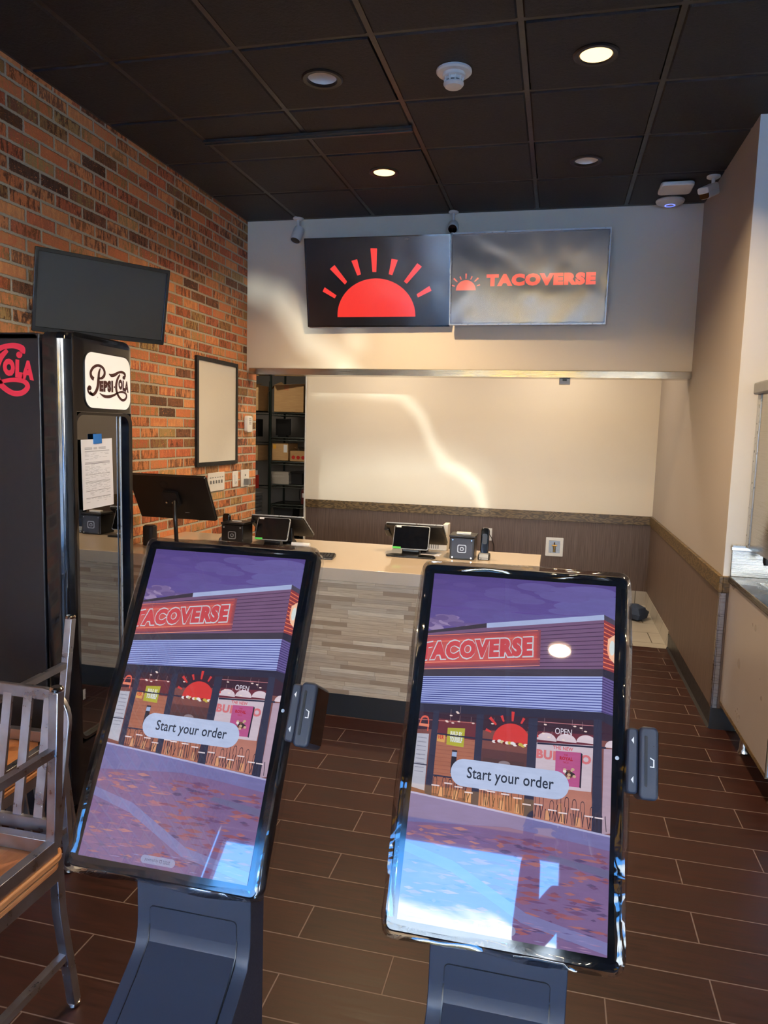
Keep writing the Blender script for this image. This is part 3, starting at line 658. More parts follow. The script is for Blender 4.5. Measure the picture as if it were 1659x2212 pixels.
# ------------------------------------------------------------------ storage shelving seen through the gap
SX, SY = -2.49, 2.4
def sh(px, z=0): return px
t = thing('wire_shelf_rack', 'dark green wire shelving rack in the storage gap', 'shelf', (SX,SY,0))
for (x, y) in ((0,0),(.95,0),(0,.45),(.95,.45)): MB().tube([(x,y,0),(x,y,2.2)], .0135, 10).build('post', M['wire'], t)
for z in (.22,.665,.90,1.17,1.45,1.735):
    mb = MB()
    for y in (0,.45): mb.tube([(-0.0,y,z),(.95,y,z)], .006, 6).tube([(0,y,z-.03),(.95,y,z-.03)], .004, 6)
    for x in (0,.95): mb.tube([(x,0,z),(x,.45,z)], .006, 6).tube([(x,0,z-.03),(x,.45,z-.03)], .004, 6)
    for k in range(1, 38): mb.tube([(k*.025,0,z+.004),(k*.025,.45,z+.004)], .0018, 4)
    for k in range(0, 19): mb.tube([(k*.05,0,z),(k*.05+.025,0,z-.03),(k*.05+.05,0,z)], .0022, 4)
    mb.build('wire_shelf', M['wire'], t)
t = thing('wire_shelf_rack', 'second wire rack left of the corner post, half hidden by the brick end', 'shelf', (SX-1.0,SY-.35,0))
for (x, y) in ((0,0),(.95,0),(0,.45),(.95,.45)): MB().tube([(x,y,0),(x,y,2.1)], .0135, 10).build('post', M['wire'], t)
for z in (.3,.875,1.39,1.745):
    mb = MB()
    for y in (0,.45): mb.tube([(0,y,z),(.95,y,z)], .006, 6).tube([(0,y,z-.03),(.95,y,z-.03)], .004, 6)
    for k in range(1, 38): mb.tube([(k*.025,0,z+.004),(k*.025,.45,z+.004)], .0018, 4)
    mb.build('wire_shelf', M['wire'], t)
def carton(label, x0, x1, y0, y1, z0, z1, flaps=False, tape=None, stickers=()):
    t = thing('cardboard_box', label, 'box', ((x0+x1)/2,(y0+y1)/2,z0)); w=(x1-x0)/2; d=(y1-y0)/2; h=z1-z0
    MB().frame([(w,d),(-w,d),(-w,-d),(w,-d)], [(w-.005,d-.005),(-w+.005,d-.005),(-w+.005,-d+.005),(w-.005,-d+.005)], 0, h, 'z').box(-w,w,-d,d,0,.005).build('carton_wall', M['card'], t)
    if flaps:
        MB().add([(-w,-d,h),(w,-d,h),(w+.06,-d-.02,h+.015),(-w+.02,-d-.08,h-.01)], [(0,1,2,3)]).add([(-w,-d,h),(-w,d,h),(-w-.07,d,h+.06),(-w-.09,-d,h-.1)], [(0,1,2,3)]).build('flap', M['card'], t)
    else: MB().box(-w,w,-d,d,h-.004,h).build('lid', M['card'], t)
    if tape: MB().box(tape[0]-.028,tape[0]+.028,-d-.001,-d,h-tape[1],h).build('tape_strip', M['ply'], t)
    for (a, b, c_, e, mm) in stickers: MB().box(a,b,-d-.0012,-d,c_,e).build('sticker', M[mm], t)
carton('large open cardboard box on the top shelf', -2.46,-2.10,2.43,2.83,1.745,2.06, True, (-.03,.06))
carton('cardboard box with torn open flaps on the top shelf behind the brick end', -2.78,-2.56,2.2,2.5,1.75,2.04, True)
carton('small cardboard box with a yellow sticker and white label on the middle shelf', -2.48,-2.28,2.43,2.75,1.18,1.385, False, None, ((-.085,-.05,.14,.19,'yellow'),(.045,.09,.10,.19,'paper')))
carton('brown carton behind the corner post on the middle shelf', -2.78,-2.56,2.2,2.5,1.18,1.36)
t = thing('wrapped_carton', 'plastic-wrapped cardboard tray with red print on the middle shelf', 'box', (-2.155,2.6,1.18))
MB().box(-.11,.11,-.14,.14,0,.12).build('carton_wall', M['card'], t)
for k in range(3): MB().lathe([(.022,0),(.022,-.001)], 16, axis='y').build('red_mark', M['red'], t, loc=(-.07+k*.06,-.141,.045))
mb = MB(); pts = [(random.uniform(-.1,.1), random.uniform(-.13,.1), .12+random.uniform(0,.06)) for _ in range(30)]
for k in range(0, 28): mb.add([pts[k], pts[k+1], pts[k+2]], [(0,1,2)])
mb.build('plastic_wrap', M['film'], t)
t = thing('stored_monitor', 'black flat monitor leaning on the second shelf', 'monitor', (-2.37,2.5,1.457)); MB().box(-.09,.09,-.012,.012,.02,.215).build('panel', M['black'], t, bevel=.004); MB().box(-.05,.05,-.04,.04,0,.02).build('stand_foot', M['black'], t)
t = thing('sorting_bin', 'dark mesh bin on the second shelf behind the corner post', 'bin', (-2.67,2.3,1.457)); mb = MB()
for k in range(9): mb.tube([(-.08+k*.02,-.05,0),(-.08+k*.02,-.05,.19)], .002, 4).tube([(-.08,-.05,k*.022),(.08,-.05,k*.022)], .002, 4)
mb.box(-.085,.085,-.045,.1,0,.2).build('basket', M['black'], t)
t = thing('tape_carton', 'small bright red and white carton beside the brick end', 'box', (-2.6,2.06,.877)); MB().box(-.05,.09,-.06,.06,0,.15).build('carton_wall', M['red'], t); MB().box(-.05,.08,-.05,.05,.15,.2).build('lid', M['paper'], t); MB().box(.02,.05,-.062,-.06,.02,.1).build('printed_panel', M['yellow'], t); MB().lathe([(.02,-.061),(.02,-.063)], 16, axis='y').build('round_mark', M['tape'], t, loc=(-.02,0,.08))
for k in range(4):
    z = .906+k*.036; tag(MB().prism(rrect(-.11,.11,0,.035,.006,3), -.1, .1).build('food_container', M['ceramic'], loc=(-2.385-.006*(k==3),2.56,z)), 'stacked grey foam food container, %s in the stack on the lower shelf' % ('bottom one','second from the bottom','third from the bottom','topmost')[k], 'container', 'stacked food containers')
t = thing('storage_tub', 'dark plastic tub behind the grey containers on the lower shelf', 'tub', (-2.2,2.62,.905)); MB().box(-.07,.07,-.1,.1,0,.13).build('body', M['softblack'], t, bevel=.005); MB().box(-.08,.08,-.11,.11,.13,.15).build('rim', M['black'], t)
for k in range(12):
    z = .305+k*.043; tag(MB().prism([(-.16,.0),(.16,.0),(.175,.03),(.175,.034),(-.175,.034),(-.175,.03)], -.12, .12).build('serving_tray', M['grey'], loc=(-2.72,2.2,z)), 'grey tray, number %s from the bottom of the tray stack beside the brick end' % ('one','two','three','four','five','six','seven','eight','nine','ten','eleven','twelve')[k], 'tray', 'stacked grey trays')
t = thing('dark_crate', 'large dark crate on the rack below the tub', 'crate', (-2.36,2.6,.226)); MB().box(-.11,.13,-.12,.12,0,.39).build('body', M['softblack'], t, bevel=.006)
MB().box(-.115,.135,-.125,.125,.37,.395).build('rim', M['black'], t)
t = thing('fire_extinguisher', 'fire extinguisher with black hose at the right end of the low rack shelf', 'fire extinguisher', (-2.11,2.52,.671)); t.scale = (.56,.56,.56)
MB().lathe([(.03,-.0),(.055,.01),(.055,.27),(.045,.30),(.02,.32),(.02,.34)], 24).build('cylinder', M['fire'], t)
MB().box(-.03,.03,-.012,.012,.34,.36).box(-.01,.06,-.01,.01,.37,.38).build('handle', M['chrome'], t)
MB().tube([(-.02,0,.35),(-.07,-.01,.34),(-.095,-.01,.27),(-.09,-.01,.12),(-.07,0,.08)], .009, 8).build('hose', M['black'], t)
MB().box(-.02,.02,-.058,-.054,.15,.24).build('tag', M['paper'], t)

# ------------------------------------------------------------------ service counter
CF, CBK, CX1 = -1.905, -1.01, .712
t = thing('service_counter', 'long service counter with pale quartz top and striped wood front', 'counter', (-.5,-1.45,0))
def ct(x0,x1,y0,y1,z0,z1): return MB().box(x0+.5,x1+.5,y0+1.45,y1+1.45,z0,z1)
ct(XL+.002,CX1,CF,CBK,.757,.826).build('quartz_top', M['quartz'], t, bevel=.003)
ct(XL+.002,CX1-.03,-1.885,-1.05,.127,.757).build('front_cabinet', M['butcher'], t, smooth=False)
ct(XL+.002,CX1-.05,-1.875,-1.08,0,.127).build('toe_kick', M['vinyl'], t, smooth=False)
Z0 = .8265
# --- point of sale terminals seen from behind
def pos(label, loc, w, L, tilt, rz=0, big=False):
    t = thing('cashier_terminal', label, 'terminal', loc, rz, group='cashier terminals')
    tm = Matrix.Translation((0,0,0)) ; hz = L*math.cos(tilt)/2
    zc = (.27 if big else .115)+ (.04 if big else .0)
    # screen faces the cashier (+y) and up; its back faces the room
    q = Matrix.Translation((0,-.02 if not big else 0,zc)) @ Matrix.Rotation(tilt, 4, 'X')
    MB().prism(rrect(-w/2,w/2,-L/2,L/2,.01,4), -.008, .006).xf(q).build('housing', M['black'], t, bevel=.002)
    MB().frame(rrect(-w/2-.002,w/2+.002,-L/2-.002,L/2+.002,.01,4), rrect(-w/2+.004,w/2-.004,-L/2+.004,L/2-.004,.01,4), .004, .012).xf(q).build('rim', M['silver'] if not big else M['black'], t)
    MB().box(-w/2+.008,w/2-.008,.006,.009,-L/2+.008,L/2-.008).xf(q).build('screen', M['gloss'], t)
    if big:
        MB().tube([(0.03,-.03,zc-.02),(.05,-.06,zc-.09),(.06,-.06,.06),(.06,-.02,.012)], .012, 10).build('stand_arm', M['black'], t)
        MB().lathe([(.07,0),(.07,.008),(.02,.014)], 28, c=(.06,-.02,0)).build('base', M['black'], t)
        MB().prism(rrect(-.05,.05,-.05,.05,.01), -.03, -.008).xf(q).build('mount_plate', M['softblack'], t)
        mb = MB(); [mb.lathe([(.006,-.028),(.006,-.045)], 10, c=(x,0,-.01), axis='y') for x in (-.02,.02)]; mb.xf(q).build('clamp_knob', M['chrome'], t)
        MB().lathe([(.028,-.0085),(.028,-.0095),(.022,-.0095),(.022,-.0085)], 24, c=(-.03,0,.09), axis='y', ring=True).xf(q).build('round_logo', M['softblack'], t)
        MB().box(.06,.09,-.0095,-.008,-.1,-.097).xf(q).build('maker_mark', M['silver'], t)
    else:
        MB().prism([(-.03,.0),(.07,.0),(.07,.012),(.03,.03),(.01,zc),(-.02,zc-.01),(-.01,.02)], -.06, .06, 'x').build('base', M['black'], t, bevel=.004)
        MB().box(-w/2-.02,-w/2+.012,-.018,.02,-.02,.075).xf(q).build('card_swipe', M['black'], t, bevel=.005)
        MB().lathe([(.012,-.0085),(.012,-.0095)], 20, c=(.0,0,.05), axis='y').xf(q).build('round_logo', M['softblack'], t)
    return t
pos('large black monitor on a bent arm at the counter\'s left end, back to us', (-1.42,-1.70,Z0), .50, .30, .5, -.02, True)
pos('tilted black terminal in front of the storage gap, back to us', (-.90,-1.23,Z0), .345, .25, 1.0, 0)
pos('tilted black terminal in the middle of the counter, back to us', (-.03,-1.23,Z0), .345, .25, 1.0, 0)
def tablet(label, x):
    t = thing('customer_tablet', label, 'tablet', (x,-1.40,Z0), group='customer tablets')
    q = Matrix.Translation((0,-.01,.115)) @ Matrix.Rotation(-.42, 4, 'X')
    MB().prism(rrect(-.107,.107,-.072,.072,.012), -.004, .008).xf(q).build('frame', M['silver'], t, bevel=.002)
    MB().prism(rrect(-.103,.103,-.068,.068,.010), -.0055, -.003).xf(q).build('screen', M['gloss'], t)
    MB().box(-.095,-.065,-.0065,-.005,.058,.068).xf(q).build('white_sticker', M['paper'], t)
    MB().box(-.104,-.055,-.0065,-.005,-.072,-.060).xf(q).build('green_sticker', M['green'], t)
    MB().prism([(-.04,0),(.035,0),(.035,.02),(.02,.06),(.0,.09),(-.012,.075),(-.02,.03),(-.045,.012)], -.052, .052, 'x').build('stand_neck', M['black'], t, bevel=.005)
    MB().prism([(-.135,-.045),(.135,-.045),(.15,-.02),(.13,.035),(.0,.045),(-.13,.035),(-.15,-.02)], 0, .009, 'z').build('foot', M['black'], t, bevel=.003)
    return t
tablet('small customer tablet facing us below the storage gap terminal', -.905)
tablet('small customer tablet facing us in front of the middle terminal', -.035)
def printer(label, x, y, s, shiny):
    t = thing('receipt_printer', label, 'printer', (x,y,Z0), group='receipt printers')
    MB().prism(rrect(-.072,.072,0,.128,.006,3), -.072, .075).build('body', M['black'] if not shiny else M['grey'] if False else M['black'], t, bevel=.003)
    MB().box(-.077,.077,-.076,.078,.13,.142).build('lid', M['black'], t, bevel=.003)
    if shiny: MB().box(-.06,.06,-.0755,-.073,.01,.12).build('front_panel', M['slate'], t)
    mb = MB()
    for a in range(2): mb.prism(rrect(-.024+a*.007,.024-a*.007,.045+a*.007,.085-a*.007,.008), -.0772-.0004*a, -.0765-.0004*a)
    MB().frame(rrect(-.026,.026,.04,.088,.01), rrect(-.021,.021,.045,.083,.008), -.0775, -.075).frame(rrect(-.011,.011,.053,.074,.008), rrect(-.007,.007,.057,.07,.006), -.0775,-.075).build('front_logo', M['silver'] if shiny else M['grey'], t)
    mb = MB(); [mb.lathe([(.005,-.0765),(.005,-.074)], 10, c=(x_,0,z_), axis='y') for x_ in (-.055,.055) for z_ in ((.012,.115) if shiny else (.112,))]; mb.build('screw', M['chrome'] if shiny else M['silver'], t)
    if shiny: MB().box(-.04,.045,-.03,.0,.142,.155).build('paper_roll_flap', M['white'], t, bevel=.002)
    else: MB().box(-.03,.03,-.01,.0,.142,.147).build('paper_roll_flap', M['paper'], t)
    return t
printer('grey-fronted cube receipt printer with swirl logo right of the middle tablet', .262, -1.31, 1, True)
printer('black cube receipt printer between the large monitor and the left tablet', -1.165, -1.36, 1, False)
def scanner(label, x, y):
    t = thing('barcode_scanner', label, 'scanner', (x,y,Z0), group='barcode scanners')
    MB().prism([(-.04,0),(.04,0),(.04,.02),(.02,.035),(-.03,.03),(-.045,.01)], -.034, .034, 'x').build('cradle', M['black'], t, bevel=.004)
    MB().prism([(-.047,.004),(-.032,.034),(.0,.04),(-.03,.008)], -.026, .026, 'x').build('cradle_front', M['silver'], t)
    MB().prism(rrect(-.024,.024,.03,.185,.016), -.015, .017).xf(Matrix.Rotation(-.06,4,'X')).build('handheld_body', M['gloss'], t, bevel=.006, seg=3)
    MB().prism(rrect(-.014,.014,.09,.15,.01), -.0165, -.014).xf(Matrix.Rotation(-.06,4,'X')).build('trigger', M['black'], t)
    return t
scanner('black handheld scanner upright in a silver-fronted cradle right of the shiny printer', .387, -1.31)
scanner('black handheld scanner upright in its cradle between large monitor and black printer', -1.25, -1.34)
t = thing('label_printer', 'white vented machine half hidden behind the middle terminal', 'printer', (.085,-1.06,Z0))
MB().box(-.075,.05,-.05,.06,.0,.09).build('body', M['white'], t, bevel=.003); MB().box(.02,.05,-.04,.06,.09,.165).build('paper_guide', M['white'], t, bevel=.002)
mb = MB(); [mb.box(-.065+k*.014,-.059+k*.014,-.051,-.049,.01+j*.035,.038+j*.035) for k in range(5) for j in range(2)]; mb.build('vent_slot', M['grey'], t)
t = thing('receipt_sheet', 'white folded paper sheets lying beside the middle tablet', 'paper', (.07,-1.27,Z0)); MB().prism([(-.07,-.03),(.05,-.045),(.055,.02),(-.06,.03)], 0, .004, 'z').build('sheet', M['paper'], t)
t = thing('paper_roll', 'white rounded paper roll lying beside the left tablet', 'paper roll', (-.76,-1.30,Z0+.012)); MB().lathe([(.012,-.06),(.013,0),(.012,.06)], 14, axis='x').build('roll', M['paper'], t)
t = thing('keyboard', 'black keyboard on the counter edge behind the left kiosk', 'keyboard', (-.60,-1.64,Z0), rz=.12)
MB().prism([(-.06,0),(.06,0),(.06,.016),(-.06,.008)], -.16, .16, 'x').build('body', M['black'], t, bevel=.002)
mb = MB(); [mb.box(-.155+k*.0195,-.139+k*.0195,-.052+j*.021,-.034+j*.021,.009+j*.0014,.016+j*.0014) for k in range(16) for j in range(5)]; mb.build('key', M['softblack'], t, smooth=False)
t = thing('black_speaker', 'short black cylinder on the counter beside the cooler', 'speaker', (-1.62,-1.62,Z0)); MB().prism(rrect(-.035,.035,-.035,.035,.02), 0, .12, 'z').build('body', M['softblack'], t, bevel=.006); MB().prism(rrect(-.028,.028,-.028,.028,.018), .12, .124, 'z').build('top_cap', M['black'], t)
t = thing('folded_cloth', 'dark blue cloth heap on the pale tiles behind the counter', 'cloth', (1.50,.95,0)); mb = MB()
mb.lathe([(.05,0),(.11,.02),(.12,.06),(.08,.11),(.03,.13)], 14); mb.v = [(x*(1+.25*math.sin(7*y*20)), y*(1+.2*math.sin(x*60)), z) for x,y,z in mb.v]; mb.build('cloth', M['denim'], t)

# ------------------------------------------------------------------ drinks cooler
FX, FY0, FY1, FH = -.945, -3.27, -2.83, 1.885
t = thing('drinks_cooler', 'tall black glass-door drinks cooler with soda logos against the brick wall', 'cooler', (-1.3,-3.05,0)); ox, oy = 1.3, 3.05
D0 = FX-.095
MB().prism([(x+ox, z) for x, z in rrect(XL+.03, D0-.012, .06, FH-.01, .03)], FY0+oy, FY0+.02+oy).prism([(x+ox, z) for x, z in rrect(XL+.03, D0-.012, .06, FH-.01, .03)], FY1-.02+oy, FY1+oy).box(XL+.03+ox, D0-.012+ox, FY0+oy, FY1+oy, FH-.035, FH-.012).box(XL+.03+ox, D0-.012+ox, FY0+.01+oy, FY1-.01+oy, .06, .2).box(XL+.03+ox, XL+.05+ox, FY0+.01+oy, FY1-.01+oy, .1, FH-.02).build('cabinet', M['cooler'], t, bevel=.004)
MB().box(XL+.05+ox, XL+.06+ox, FY0+.02+oy, FY1-.02+oy, .2, FH-.04).box(XL+.05+ox,D0-.012+ox,FY0+.02+oy,FY0+.024+oy,.2,FH-.04).box(XL+.05+ox,D0-.012+ox,FY1-.024+oy,FY1-.02+oy,.2,FH-.04).build('inner_liner', M['softblack'], t)
for z in (.5,.85,1.2,1.5):
    mb = MB(); [mb.tube([(XL+.07+ox, y+oy, z),(D0-.02+ox, y+oy, z)], .002, 4) for y in [FY0+.04+k*.03 for k in range(13)]]; mb.tube([(D0-.02+ox,FY0+.03+oy,z),(D0-.02+ox,FY1-.03+oy,z)], .003, 5); mb.build('wire_shelf', M['grey'], t)
# door: thick shell with big rounded near and far edges
def dprof(y0, y1, r, x0, x1):
    out = [(x0+ox, y0+oy)]
    out += [(x1-r+r*math.sin(a)+ox, y0+r-r*math.cos(a)+oy) for a in [PI/2*k/8 for k in range(9)]]
    out += [(x1-r+r*math.cos(a)+ox, y1-r+r*math.sin(a)+oy) for a in [PI/2*k/8 for k in range(9)]]
    return out + [(x0+ox, y1+oy)]
PR = dprof(FY0, FY1, .048, D0, FX)
door = MB()
# four bars of the door: top (with sign), bottom, near stile, far stile
door.prism(PR, 1.60, FH-.03, 'z').prism(PR, .10, .33, 'z')
door.prism([p for p in PR if p[1]-oy < FY0+.055]+[(FX+ox,FY0+.058+oy),(D0+ox,FY0+.058+oy)], .33, 1.60, 'z')
door.prism([(D0+ox,FY1-.035+oy),(FX+ox-.004,FY1-.035+oy)]+[p for p in PR if p[1]-oy > FY1-.035], .33, 1.60, 'z')
n = len(PR)
for z0, z1, k0, k1 in ((FH-.03,FH-.018,1,.985),(FH-.018,FH-.006,.985,.93),(FH-.006,FH,.93,.84)):
    cx_, cy_ = (D0+FX)/2+ox, (FY0+FY1)/2+oy
    A = [(cx_+(x-cx_)*k0, cy_+(y-cy_)*k0, z0) for x, y in PR]; B = [(cx_+(x-cx_)*k1, cy_+(y-cy_)*k1, z1) for x, y in PR]
    door.add(A+B, [(i,(i+1)%n,n+(i+1)%n,n+i) for i in range(n)] + ([tuple(range(n,2*n))] if z1 == FH else []))
dr = door.build('door', M['coolerdoor'], t, ang=30)
MB().box(FX-.035+ox, FX-.022+ox, FY0+.05+oy, FY1-.03+oy, .33, 1.6).build('glass_pane', M['doorglass'], dr, smooth=False)
fr = [(y+oy, z) for y, z in rrect(FY0+.056, FY1-.022, .335, 1.598, .04)]; fi = [(y+oy, z) for y, z in rrect(FY0+.062, FY1-.045, .345, 1.588, .04)]
MB().frame(fr, fi, FX-.03+ox, FX-.004+ox, 'x').build('pane_gasket', M['coolerdoor'], dr)
MB().tube([(FX-.015+ox, FY1-.09+oy, .34),(FX-.015+ox, FY1-.09+oy, 1.59)], .004, 6).build('door_trim', M['silver'], dr)
MB().box(FX-.021+ox,FX-.0195+ox,FY0+.09+oy,FY0+.105+oy,.49,.53).build('rating_label', M['silver'], dr)
MB().box(FX-.045+ox, FX-.03+ox, FY0+.06+oy, FY1-.05+oy, .335, .47).build('lower_grille', M['softblack'], t)
def cola_logo(p, X, Y, col, L=1, asp=1., kx=1., thick=1.35):
    """X, Y map drawing units to sheet units"""
    def pt(a): return [(X(x), Y(y)) for x, y in a]
    k = abs(Y(1)-Y(0))
    st = lambda a, w: p.stroke(pt(a), [v*k*thick for v in w], col, L, asp=asp)
    # P with curled foot
    st([(862,520),(838,500),(832,455),(860,405),(905,380),(950,392),(972,430),(968,472),(940,502),(905,508)], [30,30,26,22,20,22,26,26,20,8])
    st([(930,405),(915,450),(908,520),(900,590),(880,645),(850,675),(820,655)], [10,24,30,30,28,22,22])
    p.disc(X(818), Y(612), abs(X(22)-X(0))*kx, abs(Y(24)-Y(0)), col, L); st([(800,610),(803,645),(820,668),(850,680)], [14,18,20,18])
    p.text('EPSI', [(X(918),Y(640)),(X(1062),Y(635)),(X(1062),Y(512)),(X(918),Y(530))], col, L, bold=.085)
    p.disc(X(1076), Y(578), abs(X(8)-X(0))*kx, abs(Y(10)-Y(0)), col, L)
    # big C with crest and looping tail
    st([(1018,448),(1045,462),(1085,448),(1125,420),(1165,412),(1195,430),(1196,460)], [4,24,26,18,20,24,20])
    p.disc(X(1184), Y(468), abs(X(19)-X(0))*kx, abs(Y(20)-Y(0)), col, L)
    st([(1140,440),(1112,490),(1096,560),(1100,620),(1122,670),(1158,705),(1192,700),(1212,665),(1200,632),(1165,622),(1120,632),(1070,662),(1020,682),(965,682),(918,656)], [14,24,28,26,22,20,20,20,18,16,14,18,24,22,4])
    p.text('OLA', [(X(1120),Y(592)),(X(1236),Y(628)),(X(1240),Y(505)),(X(1122),Y(488))], col, L, bold=.095)
# white backlit sign on the door top
sw, shh = .295, .208
sg = MB().prism([(y+oy,z) for y,z in rrect(-3.169,-2.874,1.612,1.825,.045,8)], FX-.004+ox, FX+.0035+ox, 'x').build('sign_surround', M['black'], dr)
MB().prism([(y+oy,z) for y,z in rrect(-3.166,-2.877,1.615,1.822,.043,8)], FX+.002+ox, FX+.0045+ox, 'x').build('sign_panel', newmat('sign_white', lin('#f6f2ea'), .25, emit=(1,.96,.9), estr=.12)[0], sg)
p = Pic(sw, shh); X = lambda x: (x-775)/487; Y = lambda y: (y-255)/555
cola_logo(p, X, Y, '#46201f', 1, asp=sw/shh, kx=.85); p.tbox('R', .245, .79, .262, .815, '#8a6a66', 1)
p.build('sign_lettering', M['print'], sg, loc=(FX+.0052+ox, -3.0215+oy, 1.7185), rot=(0,0,PI/2))
p = Pic(1,1); ux = .00113; X = lambda x: .5+(x-1240)*ux; Y = lambda y: .5+(y-560)*.00058
cola_logo(p, X, Y, '#e0324a', 1, asp=1., kx=.6, thick=1.7)
p.build('side_logo', M['decal'], t, loc=(-1.072+ox, FY0-.0008+oy, 1.742))
MB().box(XL+.05+ox,D0-.03+ox,FY0+.01+oy,FY1-.01+oy,0.0,.06).build('base', M['softblack'], t)
# delivery note taped on the glass
n_ = thing('delivery_note', 'printed white form taped with blue tape to the cooler door glass', 'paper', (FX-.012,-3.075,1.365), rot=(0,.0,PI/2))
p = Pic(.193, .265); p.rect(0,0,1,1,'#e6e6ea',0)
random.seed(3)
p.rect(.38,.05,.64,.062,'#77777d',1)
for v in (.115,.128,.14): p.rect(.1,v,.34,v+.006,'#8d8d94',1); p.rect(.38,v,.5,v+.006,'#8d8d94',1); p.rect(.54,v,.78,v+.006,'#8d8d94',1)
for v, h in ((.165,.014),(.325,.012),(.345,.008),(.505,.004),(.605,.004),(.62,.004),(.74,.005),(.84,.006)): p.rect(.1,v,.9,v+h,'#b4b4ba' if h > .01 else '#55555c',1)
for v in [.2+.02*k for k in range(5)]+[.365+.018*k for k in range(8)]+[.53,.55,.58]+[.635+.014*k for k in range(7)]+[.76,.775,.79,.805,.855,.87,.9]:
    u = .1
    while u < .85:
        w = random.uniform(.05,.16)
        if random.random() < .6: p.rect(u, v, min(.9,u+w), v+.004, '#a5a5ad', 1)
        u += w+.04
p.build('sheet', M['print'], n_, rot=(0,-.03,0)); MB().box(-.0965,.0965,.0005,.0015,-.1325,.1325).build('sheet_back', M['paper'], n_, rot=(0,-.03,0))
MB().box(-.022,.03,-.0025,-.0012,.115,.152).build('tape_strip', M['tape'], n_, rot=(0,-.05,0))

# ------------------------------------------------------------------ drinks station on the right
t = thing('drinks_station', 'drinks station counter with mauve side panel and steel top at the right edge', 'counter', (2.1,-1.9,0))
def bs(x0,x1,y0,y1,z0,z1): return MB().box(x0-2.1,x1-2.1,y0+1.9,y1+1.9,z0,z1)
bs(1.70,1.712,-2.33,-1.445,.16,.815).build('side_panel', M['laminate'], t, bevel=.001)
bs(1.712,2.7,-2.32,-1.445,.16,.80).build('cabinet_body', M['laminate'], t); bs(1.70,2.7,-2.35,-2.32,.16,.80).build('door_front', M['silver'], t)
bs(1.698,2.7,-2.33,-1.445,.145,.165).build('bottom_rail', M['rail'], t)
bs(1.692,2.72,-2.37,-1.44,.815,.85).build('steel_top', M['counter_steel'], t, bevel=.004)
bs(1.80,2.6,-2.2,-1.62,.8505,.853).build('drip_grate', M['chrome'], t)
mb = MB(); [mb.tube([(x-2.1,-2.19+1.9,.856),(x-2.1,-1.63+1.9,.856)], .003, 5) for x in [1.82+.03*k for k in range(26)]]; mb.build('grate_bar', M['chrome'], t)
bs(1.697,2.7,-1.462,-1.445,.85,1.0).build('backsplash', M['counter_steel'], t, bevel=.002); bs(1.69,2.7,-1.475,-1.445,.99,1.01).build('backsplash_cap', M['trimsteel'], t, bevel=.002)
for x, y in ((1.76,-1.74),(1.76,-2.27),(2.6,-1.74),(2.6,-2.27)): MB().lathe([(.022,0),(.026,.01),(.02,.03),(.018,.16)], 20, c=(x-2.1,y+1.9,0)).build('leg', M['chrome'], t)
t = thing('drink_dispenser', 'tall steel drink dispenser head above the drinks station', 'dispenser', (2.15,-1.72,1.01))
def dd(x0,x1,y0,y1,z0,z1): return MB().box(x0-2.15,x1-2.15,y0+1.72,y1+1.72,z0-1.01,z1-1.01)
dd(1.757,2.6,-1.52,-1.463,1.01,1.80).build('rear_column', M['silver'], t, bevel=.003)
MB().prism([(-2.15+1.72,.0),(-1.52+1.72,.0),(-1.52+1.72,.79),(-2.15+1.72,.79),(-2.15+1.72,.15)], 1.762-2.15, 2.6-2.15, 'x').build('cabinet', M['trimsteel'], t)
dd(1.735,2.62,-2.16,-1.455,1.80,1.86).build('top_cover', M['grey'], t, bevel=.008)
for k in range(4):
    x = 1.83+k*.17-2.15; MB().tube([(x,.13,.01),(x,.13,-.055),(x,.125,-.07)], [.018,.017,.012], 12).build('nozzle', M['black'], t)
dd(1.69,1.75,-1.5,-1.463,1.01,1.02).build('mount_foot', M['silver'], t)

